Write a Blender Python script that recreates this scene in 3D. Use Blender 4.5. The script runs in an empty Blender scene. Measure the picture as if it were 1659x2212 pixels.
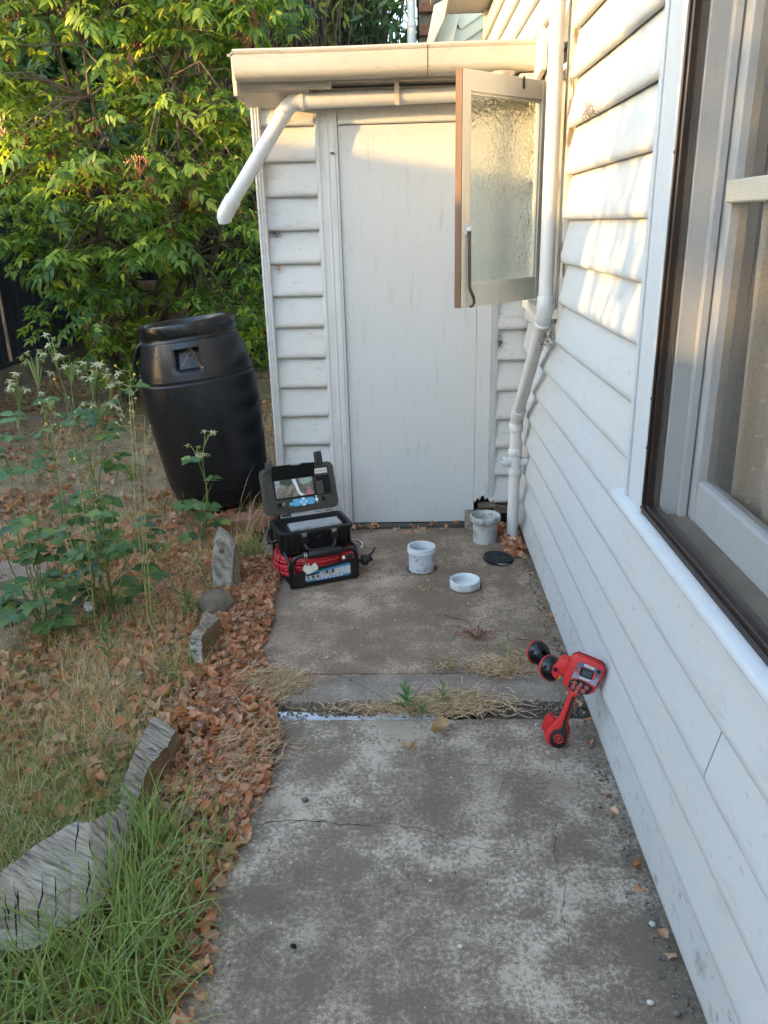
import bpy, bmesh, math, random
import numpy as np
from mathutils import Vector, Matrix, noise

rng = np.random.default_rng(7)
random.seed(7)
RAD = math.radians
SC = bpy.context.scene
COL = SC.collection

# ------------------------------------------------------------------ camera
cam_d = bpy.data.cameras.new('camera')
cam = bpy.data.objects.new('camera', cam_d)
COL.objects.link(cam)
SC.camera = cam
cam_d.sensor_fit = 'VERTICAL'
cam_d.sensor_height = 36.0
cam_d.lens = 36.0 * 1703.0 / 2212.0
cam_d.clip_start = 0.05
cam_d.clip_end = 500.0
_vy = np.array([875 - 829.5, 480 - 1106, 1703.0]); _vz = np.array([950 - 829.5, 5747 - 1106, 1703.0])
_y = _vy / np.linalg.norm(_vy); _z = -_vz / np.linalg.norm(_vz)
_z = _z - _y * (_z @ _y); _z /= np.linalg.norm(_z); _x = np.cross(_y, _z)
_R = np.array([_x, _y, _z])
if _R[0, 0] < 0:
    _R[0] *= -1
_m = Matrix.Identity(4)
for i in range(3):
    _m[i][0] = _R[i, 0]; _m[i][1] = -_R[i, 1]; _m[i][2] = -_R[i, 2]
_m[2][3] = 1.5
cam.matrix_world = _m

# ------------------------------------------------------------------ sky, sun, exposure
SUN = Vector((0.90, 0.39, -0.145)).normalized()
world = bpy.data.worlds.new('World'); SC.world = world; world.use_nodes = True
wn = world.node_tree.nodes; wl = world.node_tree.links
sky = wn.new('ShaderNodeTexSky'); sky.sky_type = 'NISHITA'; sky.sun_disc = False
sky.sun_elevation = math.asin(-SUN.z); sky.sun_rotation = math.atan2(-SUN.x, -SUN.y)
sky.altitude = 50; sky.air_density = 1.0; sky.dust_density = 0.7; sky.ozone_density = 1.0
bgn = wn['Background']; bgn.inputs['Strength'].default_value = 0.15
wl.new(sky.outputs[0], bgn.inputs['Color'])
sl = bpy.data.lights.new('sun', 'SUN'); sl.energy = 0.95; sl.angle = RAD(0.53); sl.color = (1.0, 0.60, 0.20)
so = bpy.data.objects.new('sun', sl); COL.objects.link(so)
so.rotation_euler = SUN.to_track_quat('-Z', 'Y').to_euler(); so.location = (-6, -3, 9)
vs = SC.view_settings
vs.view_transform = 'Standard'; vs.look = 'None'; vs.exposure = 3.34; vs.gamma = 1.0
vs.use_curve_mapping = False
SC.cycles.use_denoising = True
SC.cycles.max_bounces = 5
SC.cycles.use_adaptive_sampling = True
SC.cycles.adaptive_threshold = 0.03
SC.cycles.diffuse_bounces = 3
SC.cycles.glossy_bounces = 3
SC.cycles.transparent_max_bounces = 8
SC.cycles.sample_clamp_indirect = 6.0

# ------------------------------------------------------------------ object helpers
def wm(o):
    if o.parent is None:
        return o.matrix_basis.copy()
    return wm(o.parent) @ o.matrix_parent_inverse @ o.matrix_basis

def attach(o, parent):
    if parent is not None:
        o.parent = parent
        o.matrix_parent_inverse = wm(parent).inverted()

def tag(o, label=None, cat=None, group=None, kind=None):
    if label: o['label'] = label
    if cat: o['category'] = cat
    if group: o['group'] = group
    if kind: o['kind'] = kind
    return o

def thing(name, loc, label, cat, group=None, kind=None):
    o = bpy.data.objects.new(name, None)
    o.empty_display_size = 0.05
    COL.objects.link(o)
    o.location = loc
    return tag(o, label, cat, group, kind)

def link_mesh(name, me, mat=None, parent=None, mtx=None):
    o = bpy.data.objects.new(name, me)
    COL.objects.link(o)
    if mat is not None and len(me.materials) == 0:
        me.materials.append(mat)
    if mtx is not None:
        o.matrix_basis = mtx
    attach(o, parent)
    return o

def fr(o, u, v, n):
    m = Matrix.Identity(4)
    for i in range(3):
        m[i][0] = u[i]; m[i][1] = v[i]; m[i][2] = n[i]; m[i][3] = o[i]
    return m

class MB:
    """collects geometry, then becomes one mesh object"""
    def __init__(s, M=None):
        s.v = []; s.f = []; s.M = M
    def add(s, vs_, fs_):
        b = len(s.v)
        s.v += [tuple(s.M @ Vector(p)) if s.M is not None else tuple(p) for p in vs_]
        s.f += [tuple(b + i for i in f) for f in fs_]
        return s
    def box(s, x0, x1, y0, y1, z0, z1):
        return s.add([(x0, y0, z0), (x1, y0, z0), (x1, y1, z0), (x0, y1, z0), (x0, y0, z1), (x1, y0, z1), (x1, y1, z1), (x0, y1, z1)],
                     [(3, 2, 1, 0), (4, 5, 6, 7), (0, 1, 5, 4), (1, 2, 6, 5), (2, 3, 7, 6), (3, 0, 4, 7)])
    def tube(s, pts, r, seg=10, cap=True):
        pts = [Vector(p) for p in pts]; n = len(pts)
        rr = r if hasattr(r, '__len__') else [r] * n
        vs_ = []; prev = None
        for i, p in enumerate(pts):
            d = (pts[min(i + 1, n - 1)] - pts[max(i - 1, 0)])
            if d.length < 1e-9: d = Vector((0, 0, 1))
            d.normalize()
            if prev is None:
                a = d.orthogonal().normalized()
            else:
                a = prev - d * prev.dot(d)
                a = a.normalized() if a.length > 1e-6 else d.orthogonal().normalized()
            prev = a; b = d.cross(a)
            for k in range(seg):
                t = 2 * math.pi * k / seg
                vs_.append(p + (a * math.cos(t) + b * math.sin(t)) * rr[i])
        fs_ = []
        for i in range(n - 1):
            for k in range(seg):
                k2 = (k + 1) % seg
                fs_.append((i * seg + k, i * seg + k2, (i + 1) * seg + k2, (i + 1) * seg + k))
        if cap:
            fs_.append(tuple(range(seg - 1, -1, -1))); fs_.append(tuple((n - 1) * seg + k for k in range(seg)))
        return s.add(vs_, fs_)
    def lathe(s, prof, seg=32, M=None, fn=None):
        vs_ = []; n = len(prof)
        for (r, z) in prof:
            for k in range(seg):
                t = 2 * math.pi * k / seg
                p = Vector((r * math.cos(t), r * math.sin(t), z))
                if fn: p = fn(p, t, r, z)
                if M is not None: p = M @ p
                vs_.append(p)
        fs_ = []
        for i in range(n - 1):
            for k in range(seg):
                k2 = (k + 1) % seg
                fs_.append((i * seg + k, i * seg + k2, (i + 1) * seg + k2, (i + 1) * seg + k))
        if prof[0][0] > 0 and prof[0][0] < 1e-4: pass
        return s.add(vs_, fs_)
    def prism(s, pts, d0, d1, inset=0.0, M=None, back=True):
        """2-D outline (counter-clockwise) extruded from d0 to d1 along the third axis, top edge rounded by inset"""
        def off(P, w):
            out = []; n = len(P)
            for i in range(n):
                a = Vector(P[i - 1]); b = Vector(P[i]); c = Vector(P[(i + 1) % n])
                e1 = (b - a).normalized(); e2 = (c - b).normalized()
                n1 = Vector((-e1.y, e1.x)); n2 = Vector((-e2.y, e2.x))
                m = (n1 + n2)
                m = m.normalized() if m.length > 1e-6 else n1
                k = max(0.5, m.dot(n1))
                out.append(tuple(b + m * (w / k)))
            return out
        area = sum(pts[i - 1][0] * pts[i][1] - pts[i][0] * pts[i - 1][1] for i in range(len(pts)))
        if area < 0: pts = pts[::-1]
        n = len(pts); lev = [(pts, d0)]
        if inset > 0:
            sgn = 1 if d1 > d0 else -1
            lev += [(pts, d1 - sgn * inset), (off(pts, inset * 0.3), d1 - sgn * inset * 0.3), (off(pts, inset), d1)]
        else:
            lev += [(pts, d1)]
        vs_ = [(p[0], p[1], d) for P, d in lev for p in P]
        fs_ = []
        for i in range(len(lev) - 1):
            for k in range(n):
                k2 = (k + 1) % n
                fs_.append((i * n + k, i * n + k2, (i + 1) * n + k2, (i + 1) * n + k))
        fs_.append(tuple((len(lev) - 1) * n + k for k in range(n)))
        if back: fs_.append(tuple(range(n - 1, -1, -1)))
        if M is not None: vs_ = [M @ Vector(p) for p in vs_]
        return s.add(vs_, fs_)
    def ball(s, c, r, seg=10, rings=6, sc=(1, 1, 1)):
        vs_ = []; c = Vector(c)
        for i in range(rings + 1):
            ph = math.pi * i / rings
            for k in range(seg):
                t = 2 * math.pi * k / seg
                vs_.append(c + Vector((r * sc[0] * math.sin(ph) * math.cos(t), r * sc[1] * math.sin(ph) * math.sin(t), r * sc[2] * math.cos(ph))))
        fs_ = [(i * seg + k, (i + 1) * seg + k, (i + 1) * seg + (k + 1) % seg, i * seg + (k + 1) % seg) for i in range(rings) for k in range(seg)]
        return s.add(vs_, fs_)
    def mesh(s, name, smooth=None):
        me = bpy.data.meshes.new(name)
        me.from_pydata([tuple(p) for p in s.v], [], s.f)
        me.validate()
        bm = bmesh.new(); bm.from_mesh(me); bmesh.ops.recalc_face_normals(bm, faces=bm.faces); bm.to_mesh(me); bm.free()
        if smooth:
            me.polygons.foreach_set('use_smooth', [True] * len(me.polygons))
            me.set_sharp_from_angle(angle=RAD(smooth))
        me.update()
        return me
    def build(s, name, mat, parent=None, smooth=None, bev=0.0, mtx=None):
        o = link_mesh(name, s.mesh(name, smooth), mat, parent, mtx)
        if bev > 0:
            b = o.modifiers.new('bevel', 'BEVEL'); b.width = bev; b.segments = 2; b.limit_method = 'ANGLE'; b.angle_limit = RAD(40)
            o.data.polygons.foreach_set('use_smooth', [True] * len(o.data.polygons))
            o.data.set_sharp_from_angle(angle=RAD(35))
        return o

def B(name, x0, x1, y0, y1, z0, z1, mat, parent=None, bev=0.002):
    return MB().box(x0, x1, y0, y1, z0, z1).build(name, mat, parent, bev=bev)

def arr_mesh(name, V, F, smooth=True):
    V = np.asarray(V, dtype=np.float32); F = np.asarray(F, dtype=np.int32)
    k = F.shape[1]
    me = bpy.data.meshes.new(name)
    me.vertices.add(len(V)); me.vertices.foreach_set('co', V.ravel())
    me.loops.add(F.size); me.loops.foreach_set('vertex_index', F.ravel())
    me.polygons.add(len(F)); me.polygons.foreach_set('loop_start', np.arange(0, F.size, k, dtype=np.int32))
    me.update(calc_edges=True)
    if smooth:
        me.polygons.foreach_set('use_smooth', np.ones(len(F), dtype=bool))
    return me

def basis(fwd, up):
    """rows of forward and up vectors -> rotation matrices with columns (side, forward, normal)"""
    f = fwd / np.linalg.norm(fwd, axis=1, keepdims=True)
    s = np.cross(f, up); s /= np.linalg.norm(s, axis=1, keepdims=True) + 1e-9
    n = np.cross(s, f)
    return np.stack([s, f, n], axis=2)

def scatter(tmpl, Rm, T, S):
    """copies of a template (V, F) -> vertex and face arrays"""
    V, F = tmpl
    N = len(T); k = len(V)
    S = np.asarray(S)
    if S.ndim == 1: S = np.repeat(S[:, None], 3, axis=1)
    P = V[None] * S[:, None, :]
    P = np.einsum('nij,nkj->nki', Rm, P) + T[:, None, :]
    FF = F[None] + (np.arange(N) * k)[:, None, None]
    return P.reshape(-1, 3), FF.reshape(-1, F.shape[1])

def scatter_multi(tmpls, Rm, T, S):
    N = len(T); idx = rng.integers(0, len(tmpls), N)
    VV = []; FF = []; b = 0
    for i, t in enumerate(tmpls):
        m = idx == i
        if not m.any(): continue
        v, f = scatter(t, Rm[m], T[m], np.asarray(S)[m])
        VV.append(v); FF.append(f + b); b += len(v)
    return np.concatenate(VV), np.concatenate(FF)

def leaf_tmpl(w=0.4, droop=0.25, fold=0.15, seg=4, base=0.3, wav=0.0, r=None):
    r = r or random
    V = []; F = []
    for i in range(seg + 1):
        t = i / seg
        prof = (math.sin(math.pi * t ** (0.62 + base * 0.3)) ** 0.85) if 0 < t < 1 else 0.0
        hw = max(0.012, w * 0.5 * prof)
        z = -droop * t * t
        k = wav * r.uniform(-1, 1)
        V += [(-hw, t, z + fold * hw + k * hw), (0, t, z), (hw, t, z + fold * hw - k * hw)]
    for i in range(seg):
        a = i * 3
        F += [(a, a + 1, a + 4, a + 3), (a + 1, a + 2, a + 5, a + 4)]
    return np.array(V, float), np.array(F, int)

def join_tmpl(parts):
    VV = []; FF = []; b = 0
    for v, f in parts:
        VV.append(v); FF.append(f + b); b += len(v)
    return np.concatenate(VV), np.concatenate(FF)

def place_tmpl(t, pos, fwd, up, s):
    Rm = basis(np.array([fwd], float), np.array([up], float))
    return scatter(t, Rm, np.array([pos], float), np.array([s]))

def blade_tmpl(bend, w=0.02, seg=4, tw=0.0):
    V = []; F = []
    y = 0.0; z = 0.0; ang = 0.1
    for i in range(seg + 1):
        t = i / seg
        hw = w * 0.5 * (1 - t) ** 0.7 + 0.0008
        c = math.cos(tw * t); s = math.sin(tw * t)
        V += [(-hw * c, y - hw * s, z), (hw * c, y + hw * s, z)]
        ang = 0.1 + bend * (t + 1 / seg) ** 1.3
        y += math.sin(ang) / seg; z += math.cos(ang) / seg
    for i in range(seg):
        a = i * 2
        F.append((a, a + 1, a + 3, a + 2))
    return np.array(V, float), np.array(F, int)

# ------------------------------------------------------------------ material helpers
MATS = {}
class NT:
    def __init__(s, name):
        s.m = bpy.data.materials.new(name); s.m.use_nodes = True
        s.n = s.m.node_tree.nodes; s.l = s.m.node_tree.links
        s.b = s.n['Principled BSDF']; s.out = s.n['Material Output']
        MATS[name] = s.m
    def new(s, t, **kw):
        nd = s.n.new(t)
        for k, v in kw.items(): setattr(nd, k, v)
        return nd
    def link(s, a, b): s.l.new(a, b)
    def coord(s, kind='Object', scale=(1, 1, 1)):
        tc = s.new('ShaderNodeTexCoord'); mp = s.new('ShaderNodeMapping')
        mp.inputs['Scale'].default_value = scale
        s.link(tc.outputs[kind], mp.inputs['Vector']); return mp.outputs[0]
    def noise(s, vec, scale, detail=6, rough=0.55, dist=0.0):
        nd = s.new('ShaderNodeTexNoise'); nd.inputs['Scale'].default_value = scale
        nd.inputs['Detail'].default_value = detail; nd.inputs['Roughness'].default_value = rough; nd.inputs['Distortion'].default_value = dist
        if vec is not None: s.link(vec, nd.inputs['Vector'])
        return nd.outputs['Fac']
    def ramp(s, fac, stops, interp='LINEAR'):
        nd = s.new('ShaderNodeValToRGB'); cr = nd.color_ramp; cr.interpolation = interp
        while len(cr.elements) > 1: cr.elements.remove(cr.elements[-1])
        for i, (p, c) in enumerate(stops):
            e = cr.elements[0] if i == 0 else cr.elements.new(p)
            e.position = p; e.color = (*c, 1) if len(c) == 3 else c
        s.link(fac, nd.inputs['Fac']); return nd.outputs['Color']
    def mix(s, fac, a, b, mode='MIX'):
        nd = s.new('ShaderNodeMix'); nd.data_type = 'RGBA'; nd.blend_type = mode
        if isinstance(fac, (int, float)): nd.inputs[0].default_value = fac
        else: s.link(fac, nd.inputs[0])
        for sock, val in ((nd.inputs[6], a), (nd.inputs[7], b)):
            if isinstance(val, tuple): sock.default_value = (*val, 1) if len(val) == 3 else val
            else: s.link(val, sock)
        return nd.outputs[2]
    def bump(s, h, strength=0.3, dist=0.01, prev=None):
        nd = s.new('ShaderNodeBump'); nd.inputs['Strength'].default_value = strength; nd.inputs['Distance'].default_value = dist
        s.link(h, nd.inputs['Height'])
        if prev is not None: s.link(prev, nd.inputs['Normal'])
        return nd.outputs[0]
    def set(s, base=None, rough=None, normal=None, metal=None, spec=None):
        for k, v in (('Base Color', base), ('Roughness', rough), ('Normal', normal), ('Metallic', metal), ('Specular IOR Level', spec)):
            if v is None: continue
            if isinstance(v, (int, float)): s.b.inputs[k].default_value = v
            elif isinstance(v, tuple): s.b.inputs[k].default_value = (*v, 1)
            else: s.link(v, s.b.inputs[k])
        return s.m

def simple(name, c1, c2=None, scale=6, rough=0.6, bump=0.0, bscale=60, stretch=(1, 1, 1), lo=0.35, hi=0.65, metal=0.0, spec=0.5, bdist=0.003):
    t = NT(name); vec = t.coord('Object', stretch)
    base = c1
    if c2 is not None:
        base = t.ramp(t.noise(vec, scale), [(lo, c1), (hi, c2)])
    nrm = None
    if bump > 0: nrm = t.bump(t.noise(vec, bscale, 4), bump, bdist)
    return t.set(base, rough, nrm, metal, spec)

def paint(name, col, dirt=(0.30, 0.27, 0.22), amount=0.5, warm=(0.72, 0.66, 0.55), rough=0.55, stretch=(1, 1, 1), chips=0.0, thr=0.56):
    """old outdoor paint: broad yellowing, grime specks, brush marks"""
    t = NT(name); v = t.coord('Object', (1, 1, 1)); vs2 = t.coord('Object', stretch)
    n1 = t.noise(v, 2.2, 3)
    c = t.mix(t.ramp(n1, [(0.38, (0, 0, 0)), (0.72, (0.6, 0.6, 0.6))]), col, warm)
    n2 = t.noise(vs2, 26, 5, 0.7)
    g = t.ramp(n2, [(thr, (0, 0, 0)), (thr + .14, (amount, amount, amount))])
    c = t.mix(g, c, dirt)
    n4 = t.noise(vs2, 95, 2, 0.6)
    g2 = t.ramp(n4, [(0.66, (0, 0, 0)), (0.72, (amount, amount, amount))])
    c = t.mix(g2, c, tuple(x * 0.6 for x in dirt))
    if chips > 0:
        n5 = t.noise(t.coord('Object', stretch), 34, 5, 0.65, 0.6)
        c = t.mix(t.ramp(n5, [(1 - chips, (0, 0, 0)), (1 - chips + 0.03, (1, 1, 1))]), c, (0.22, 0.16, 0.11))
    b = t.bump(t.noise(vs2, 60, 3), 0.25, 0.002)
    return t.set(c, rough, b, None, 0.4)

def leafmat(name, stops, trans=0.35, rough=0.5, tcol=1.6, spec=0.4):
    t = NT(name)
    g = t.new('ShaderNodeNewGeometry'); oi = t.new('ShaderNodeObjectInfo')
    ad = t.new('ShaderNodeMath', operation='ADD'); frc = t.new('ShaderNodeMath', operation='FRACT')
    t.link(g.outputs['Random Per Island'], ad.inputs[0]); t.link(oi.outputs['Random'], ad.inputs[1]); t.link(ad.outputs[0], frc.inputs[0])
    c = t.ramp(frc.outputs[0], stops)
    c = t.mix(t.ramp(t.noise(t.coord('Object'), 45, 3), [(0.4, (0, 0, 0)), (0.65, (0.35, 0.35, 0.35))]), c, tuple(x * 0.62 for x in stops[0][1]))
    t.set(c, rough, None, None, spec)
    if trans > 0:
        tr = t.new('ShaderNodeBsdfTranslucent')
        tc2 = t.mix(1.0, c, (tcol, tcol * 1.02, tcol * 0.55), 'MULTIPLY')
        t.link(tc2, tr.inputs['Color'])
        mx = t.new('ShaderNodeMixShader'); mx.inputs[0].default_value = trans
        t.link(t.b.outputs[0], mx.inputs[1]); t.link(tr.outputs[0], mx.inputs[2]); t.link(mx.outputs[0], t.out.inputs['Surface'])
    return t.m
# ------------------------------------------------------------------ materials
P_WALL = paint('wall_paint', (0.455, 0.468, 0.475), warm=(0.455, 0.45, 0.425), stretch=(1, 0.25, 1), amount=0.28)
P_WALLLOW = paint('splashed_wall_paint', (0.44, 0.445, 0.445), warm=(0.40, 0.39, 0.365), stretch=(1, 0.5, 1), amount=0.75, dirt=(0.2, 0.18, 0.15))
P_SHED = paint('shed_paint', (0.56, 0.555, 0.55), warm=(0.54, 0.515, 0.46), stretch=(0.3, 1, 1), amount=0.42)
P_DOOR = paint('door_paint', (0.565, 0.56, 0.55), warm=(0.555, 0.535, 0.49), stretch=(1, 1, 0.12), amount=0.30)
P_TRIM = paint('trim_paint', (0.45, 0.47, 0.495), warm=(0.45, 0.455, 0.455), stretch=(1, 1, 0.2), amount=0.2)
P_FASC = paint('fascia_paint', (0.50, 0.47, 0.42), warm=(0.43, 0.38, 0.31), stretch=(0.3, 1, 1), amount=0.5)
P_GUT = paint('gutter_paint', (0.46, 0.435, 0.38), warm=(0.38, 0.345, 0.28), stretch=(0.25, 1, 1.5), amount=0.5, rough=0.45)
P_PEEL = paint('peeling_paint', (0.62, 0.58, 0.50), warm=(0.5, 0.44, 0.36), stretch=(1, 1, 0.15), amount=0.5, chips=0.48)
P_SASH = paint('sash_paint', (0.74, 0.67, 0.54), warm=(0.68, 0.60, 0.46), stretch=(1, 1, 0.2), amount=0.15)
P_PIPE = paint('pipe_paint', (0.55, 0.55, 0.55), warm=(0.53, 0.505, 0.46), stretch=(1, 1, 0.3), amount=0.35, rough=0.42)
P_NEIGH = paint('neighbour_paint', (0.74, 0.68, 0.52), warm=(0.66, 0.58, 0.42), amount=0.2)
PVC = paint('grey_plastic', (0.50, 0.53, 0.58), warm=(0.46, 0.47, 0.50), amount=0.85, thr=.51, rough=0.4, dirt=(0.16, 0.14, 0.12))
PVCW = paint('white_plastic', (0.58, 0.61, 0.62), warm=(0.55, 0.57, 0.57), amount=0.15, rough=0.35)
PVCG = paint('old_grey_plastic', (0.42, 0.42, 0.41), warm=(0.37, 0.355, 0.32), amount=0.75, thr=.51, rough=0.5, dirt=(0.15, 0.13, 0.1))
BARE = simple('bare_timber', (0.17, 0.088, 0.045), (0.07, 0.04, 0.025), 5, 0.7, 0.4, 60, (3, 3, 0.4), 0.3, 0.75)
DARKT = simple('rotten_timber', (0.10, 0.07, 0.05), (0.25, 0.2, 0.15), 14, 0.9, 0.6, 60, (1, 1, 3))
BLACKV = simple('void_dark', (0.006, 0.0055, 0.005), None, rough=0.95)
IRON = simple('black_iron', (0.03, 0.027, 0.024), (0.09, 0.06, 0.04), 30, 0.5, 0.2, 80)
SOIL = simple('soil', (0.055, 0.042, 0.03), (0.14, 0.105, 0.07), 30, 0.95, 0.9, 90, bdist=0.01)
BRICK = simple('red_brick', (0.22, 0.085, 0.05), (0.30, 0.16, 0.10), 20, 0.9, 0.6, 90)
PAVER = simple('red_paver', (0.23, 0.12, 0.09), (0.30, 0.2, 0.16), 15, 0.9, 0.5, 90)
MORTAR = simple('mortar', (0.16, 0.14, 0.12), (0.24, 0.21, 0.18), 20, 0.95, 0.6, 70)
ROCKM = simple('rock', (0.20, 0.16, 0.11), (0.10, 0.08, 0.055), 9, 0.9, 0.8, 45, bdist=0.01)
NAVY = simple('navy_steel', (0.012, 0.016, 0.026), (0.018, 0.022, 0.034), 4, 0.5, 0.05)
PLINTH = simple('plinth', (0.20, 0.16, 0.115), (0.13, 0.1, 0.075), 7, 0.9, 0.4)
BLKPL = simple('black_plastic', (0.006, 0.006, 0.0065), (0.010, 0.010, 0.011), 20, 0.42, 0.15, 120)
BLKGL = simple('black_gloss', (0.006, 0.006, 0.007), None, rough=0.28)
OLIVE = simple('olive_panel', (0.05, 0.043, 0.032), (0.04, 0.035, 0.026), 12, 0.5, 0.1, 150)
REDPL = simple('red_plastic', (0.60, 0.022, 0.025), (0.50, 0.018, 0.02), 14, 0.46, 0.10, 200)
REDCB = simple('red_cable', (0.72, 0.04, 0.055), (0.58, 0.03, 0.04), 14, 0.35, 0.0)
YELPL = simple('yellow_plastic', (0.75, 0.42, 0.03), None, rough=0.45)
CHROME = simple('steel', (0.75, 0.75, 0.75), (0.6, 0.58, 0.55), 30, 0.25, metal=1.0)
SILVER = simple('latch_steel', (0.36, 0.33, 0.27), (0.5, 0.46, 0.38), 30, 0.35, metal=0.8)
KEYM = simple('grey_keys', (0.36, 0.36, 0.36), (0.30, 0.30, 0.31), 20, 0.5)
PAPERW = simple('label_paper', (0.72, 0.68, 0.58), (0.62, 0.57, 0.46), 20, 0.7)
BLUEL = simple('label_blue', (0.05, 0.26, 0.48), None, rough=0.4)
BLUEB = simple('button_blue', (0.12, 0.45, 0.70), None, rough=0.35)
WHITEP = simple('white_print', (0.78, 0.78, 0.78), None, rough=0.4)
GREYP = simple('grey_print', (0.45, 0.45, 0.46), (0.6, 0.6, 0.6), 60, rough=0.4)
SLATE = simple('slate_panel', (0.10, 0.12, 0.17), None, rough=0.3)
LCD = simple('lcd_glass', (0.055, 0.075, 0.075), None, rough=0.12)
STRAW = leafmat('straw', [(0, (0.24, 0.135, 0.065)), (0.35, (0.42, 0.28, 0.15)), (0.7, (0.60, 0.43, 0.25)), (1, (0.32, 0.19, 0.095))], 0.1, 0.6)
LITTER = leafmat('fallen_leaf', [(0, (0.54, 0.22, 0.105)), (0.2, (0.64, 0.33, 0.19)), (0.36, (0.40, 0.17, 0.085)), (0.52, (0.70, 0.44, 0.28)), (0.66, (0.32, 0.21, 0.15)), (0.8, (0.60, 0.26, 0.13)), (0.92, (0.20, 0.10, 0.06)), (1, (0.46, 0.34, 0.24))], 0.25, 0.55)
GRASSG = leafmat('green_grass', [(0, (0.19, 0.26, 0.07)), (0.5, (0.27, 0.34, 0.095)), (0.85, (0.15, 0.21, 0.06)), (1, (0.42, 0.37, 0.16))], 0.35, 0.45)
GRASSD = leafmat('dry_grass', [(0, (0.56, 0.42, 0.23)), (0.5, (0.70, 0.55, 0.33)), (0.8, (0.44, 0.32, 0.16)), (1, (0.30, 0.31, 0.12))], 0.35, 0.6)
ELDER = leafmat('elder_leaf', [(0, (0.055, 0.115, 0.028)), (0.35, (0.12, 0.21, 0.04)), (0.65, (0.24, 0.34, 0.06)), (0.92, (0.38, 0.46, 0.08)), (1, (0.52, 0.48, 0.07))], 0.5, 0.42)
DEADLF = leafmat('withered_leaf', [(0, (0.16, 0.07, 0.035)), (0.6, (0.24, 0.12, 0.06)), (1, (0.12, 0.055, 0.03))], 0.2, 0.7)
BAYLF = leafmat('bay_leaf', [(0, (0.035, 0.075, 0.02)), (0.6, (0.06, 0.12, 0.03)), (0.9, (0.10, 0.16, 0.035)), (1, (0.3, 0.32, 0.07))], 0.25, 0.4)
YELLF = leafmat('yellow_leaf', [(0, (0.35, 0.34, 0.07)), (1, (0.24, 0.28, 0.05))], 0.35, 0.45)
ROSELF = leafmat('rose_leaf', [(0, (0.05, 0.105, 0.035)), (0.5, (0.085, 0.16, 0.045)), (0.85, (0.13, 0.215, 0.055)), (1, (0.21, 0.26, 0.06))], 0.25, 0.36)
WEEDLF = leafmat('weed_leaf', [(0, (0.05, 0.15, 0.03)), (1, (0.09, 0.22, 0.045))], 0.25, 0.45)
SEPAL = leafmat('sepal', [(0, (0.40, 0.40, 0.20)), (0.6, (0.52, 0.47, 0.29)), (1, (0.30, 0.20, 0.11))], 0.2, 0.6)
HIP = simple('rose_hip', (0.16, 0.22, 0.06), (0.22, 0.24, 0.08), 30, 0.45)
BERRY = simple('elder_berry', (0.30, 0.04, 0.04), (0.12, 0.02, 0.025), 50, 0.4)
REDST = simple('berry_stalk', (0.36, 0.12, 0.08), (0.25, 0.08, 0.05), 20, 0.6)
FLUFF = simple('seed_fluff', (0.75, 0.72, 0.66), None, rough=0.9)
GSTEM = simple('green_stem', (0.13, 0.20, 0.05), (0.20, 0.24, 0.08), 9, 0.5)
YSTEM = simple('pale_stem', (0.36, 0.36, 0.13), (0.30, 0.24, 0.10), 9, 0.55)
BARK = simple('bark', (0.085, 0.06, 0.042), (0.14, 0.105, 0.075), 18, 0.9, 0.6, 50, (1, 1, 0.3))
TWIGM = simple('dry_twig', (0.10, 0.075, 0.055), (0.17, 0.13, 0.10), 15, 0.9)
BRUSHM = simple('brush_stick', (0.030, 0.024, 0.02), (0.055, 0.043, 0.034), 12, 0.9)
ROOFM = simple('iron_roof', (0.22, 0.22, 0.21), (0.3, 0.29, 0.27), 5, 0.6)
REDDRY = leafmat('red_weed', [(0, (0.24, 0.09, 0.06)), (1, (0.32, 0.16, 0.10))], 0.15, 0.7)

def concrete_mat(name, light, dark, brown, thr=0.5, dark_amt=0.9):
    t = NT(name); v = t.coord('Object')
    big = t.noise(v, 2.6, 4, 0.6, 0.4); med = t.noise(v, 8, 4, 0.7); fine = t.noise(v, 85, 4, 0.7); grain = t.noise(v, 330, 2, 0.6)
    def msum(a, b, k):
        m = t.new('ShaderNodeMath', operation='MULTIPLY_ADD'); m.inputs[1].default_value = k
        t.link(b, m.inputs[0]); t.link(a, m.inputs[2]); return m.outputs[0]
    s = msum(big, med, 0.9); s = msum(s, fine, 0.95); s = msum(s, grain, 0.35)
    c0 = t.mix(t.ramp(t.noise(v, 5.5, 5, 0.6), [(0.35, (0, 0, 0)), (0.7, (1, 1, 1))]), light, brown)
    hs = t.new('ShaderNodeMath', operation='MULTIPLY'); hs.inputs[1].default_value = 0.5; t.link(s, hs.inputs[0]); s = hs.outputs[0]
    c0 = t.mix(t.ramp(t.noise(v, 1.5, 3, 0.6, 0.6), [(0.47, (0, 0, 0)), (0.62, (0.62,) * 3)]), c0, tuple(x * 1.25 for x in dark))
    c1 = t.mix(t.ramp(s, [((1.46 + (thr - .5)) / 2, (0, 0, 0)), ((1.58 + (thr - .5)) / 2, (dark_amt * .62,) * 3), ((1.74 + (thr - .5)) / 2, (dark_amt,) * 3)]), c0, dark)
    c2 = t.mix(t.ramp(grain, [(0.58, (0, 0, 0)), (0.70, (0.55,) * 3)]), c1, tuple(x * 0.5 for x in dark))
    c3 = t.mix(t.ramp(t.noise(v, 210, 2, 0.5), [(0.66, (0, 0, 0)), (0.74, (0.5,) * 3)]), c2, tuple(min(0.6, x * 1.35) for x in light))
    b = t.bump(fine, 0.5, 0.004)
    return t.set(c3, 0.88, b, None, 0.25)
CONC = concrete_mat('concrete', (0.50, 0.41, 0.32), (0.13, 0.096, 0.068), (0.40, 0.315, 0.24), 0.47, 0.88)
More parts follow.
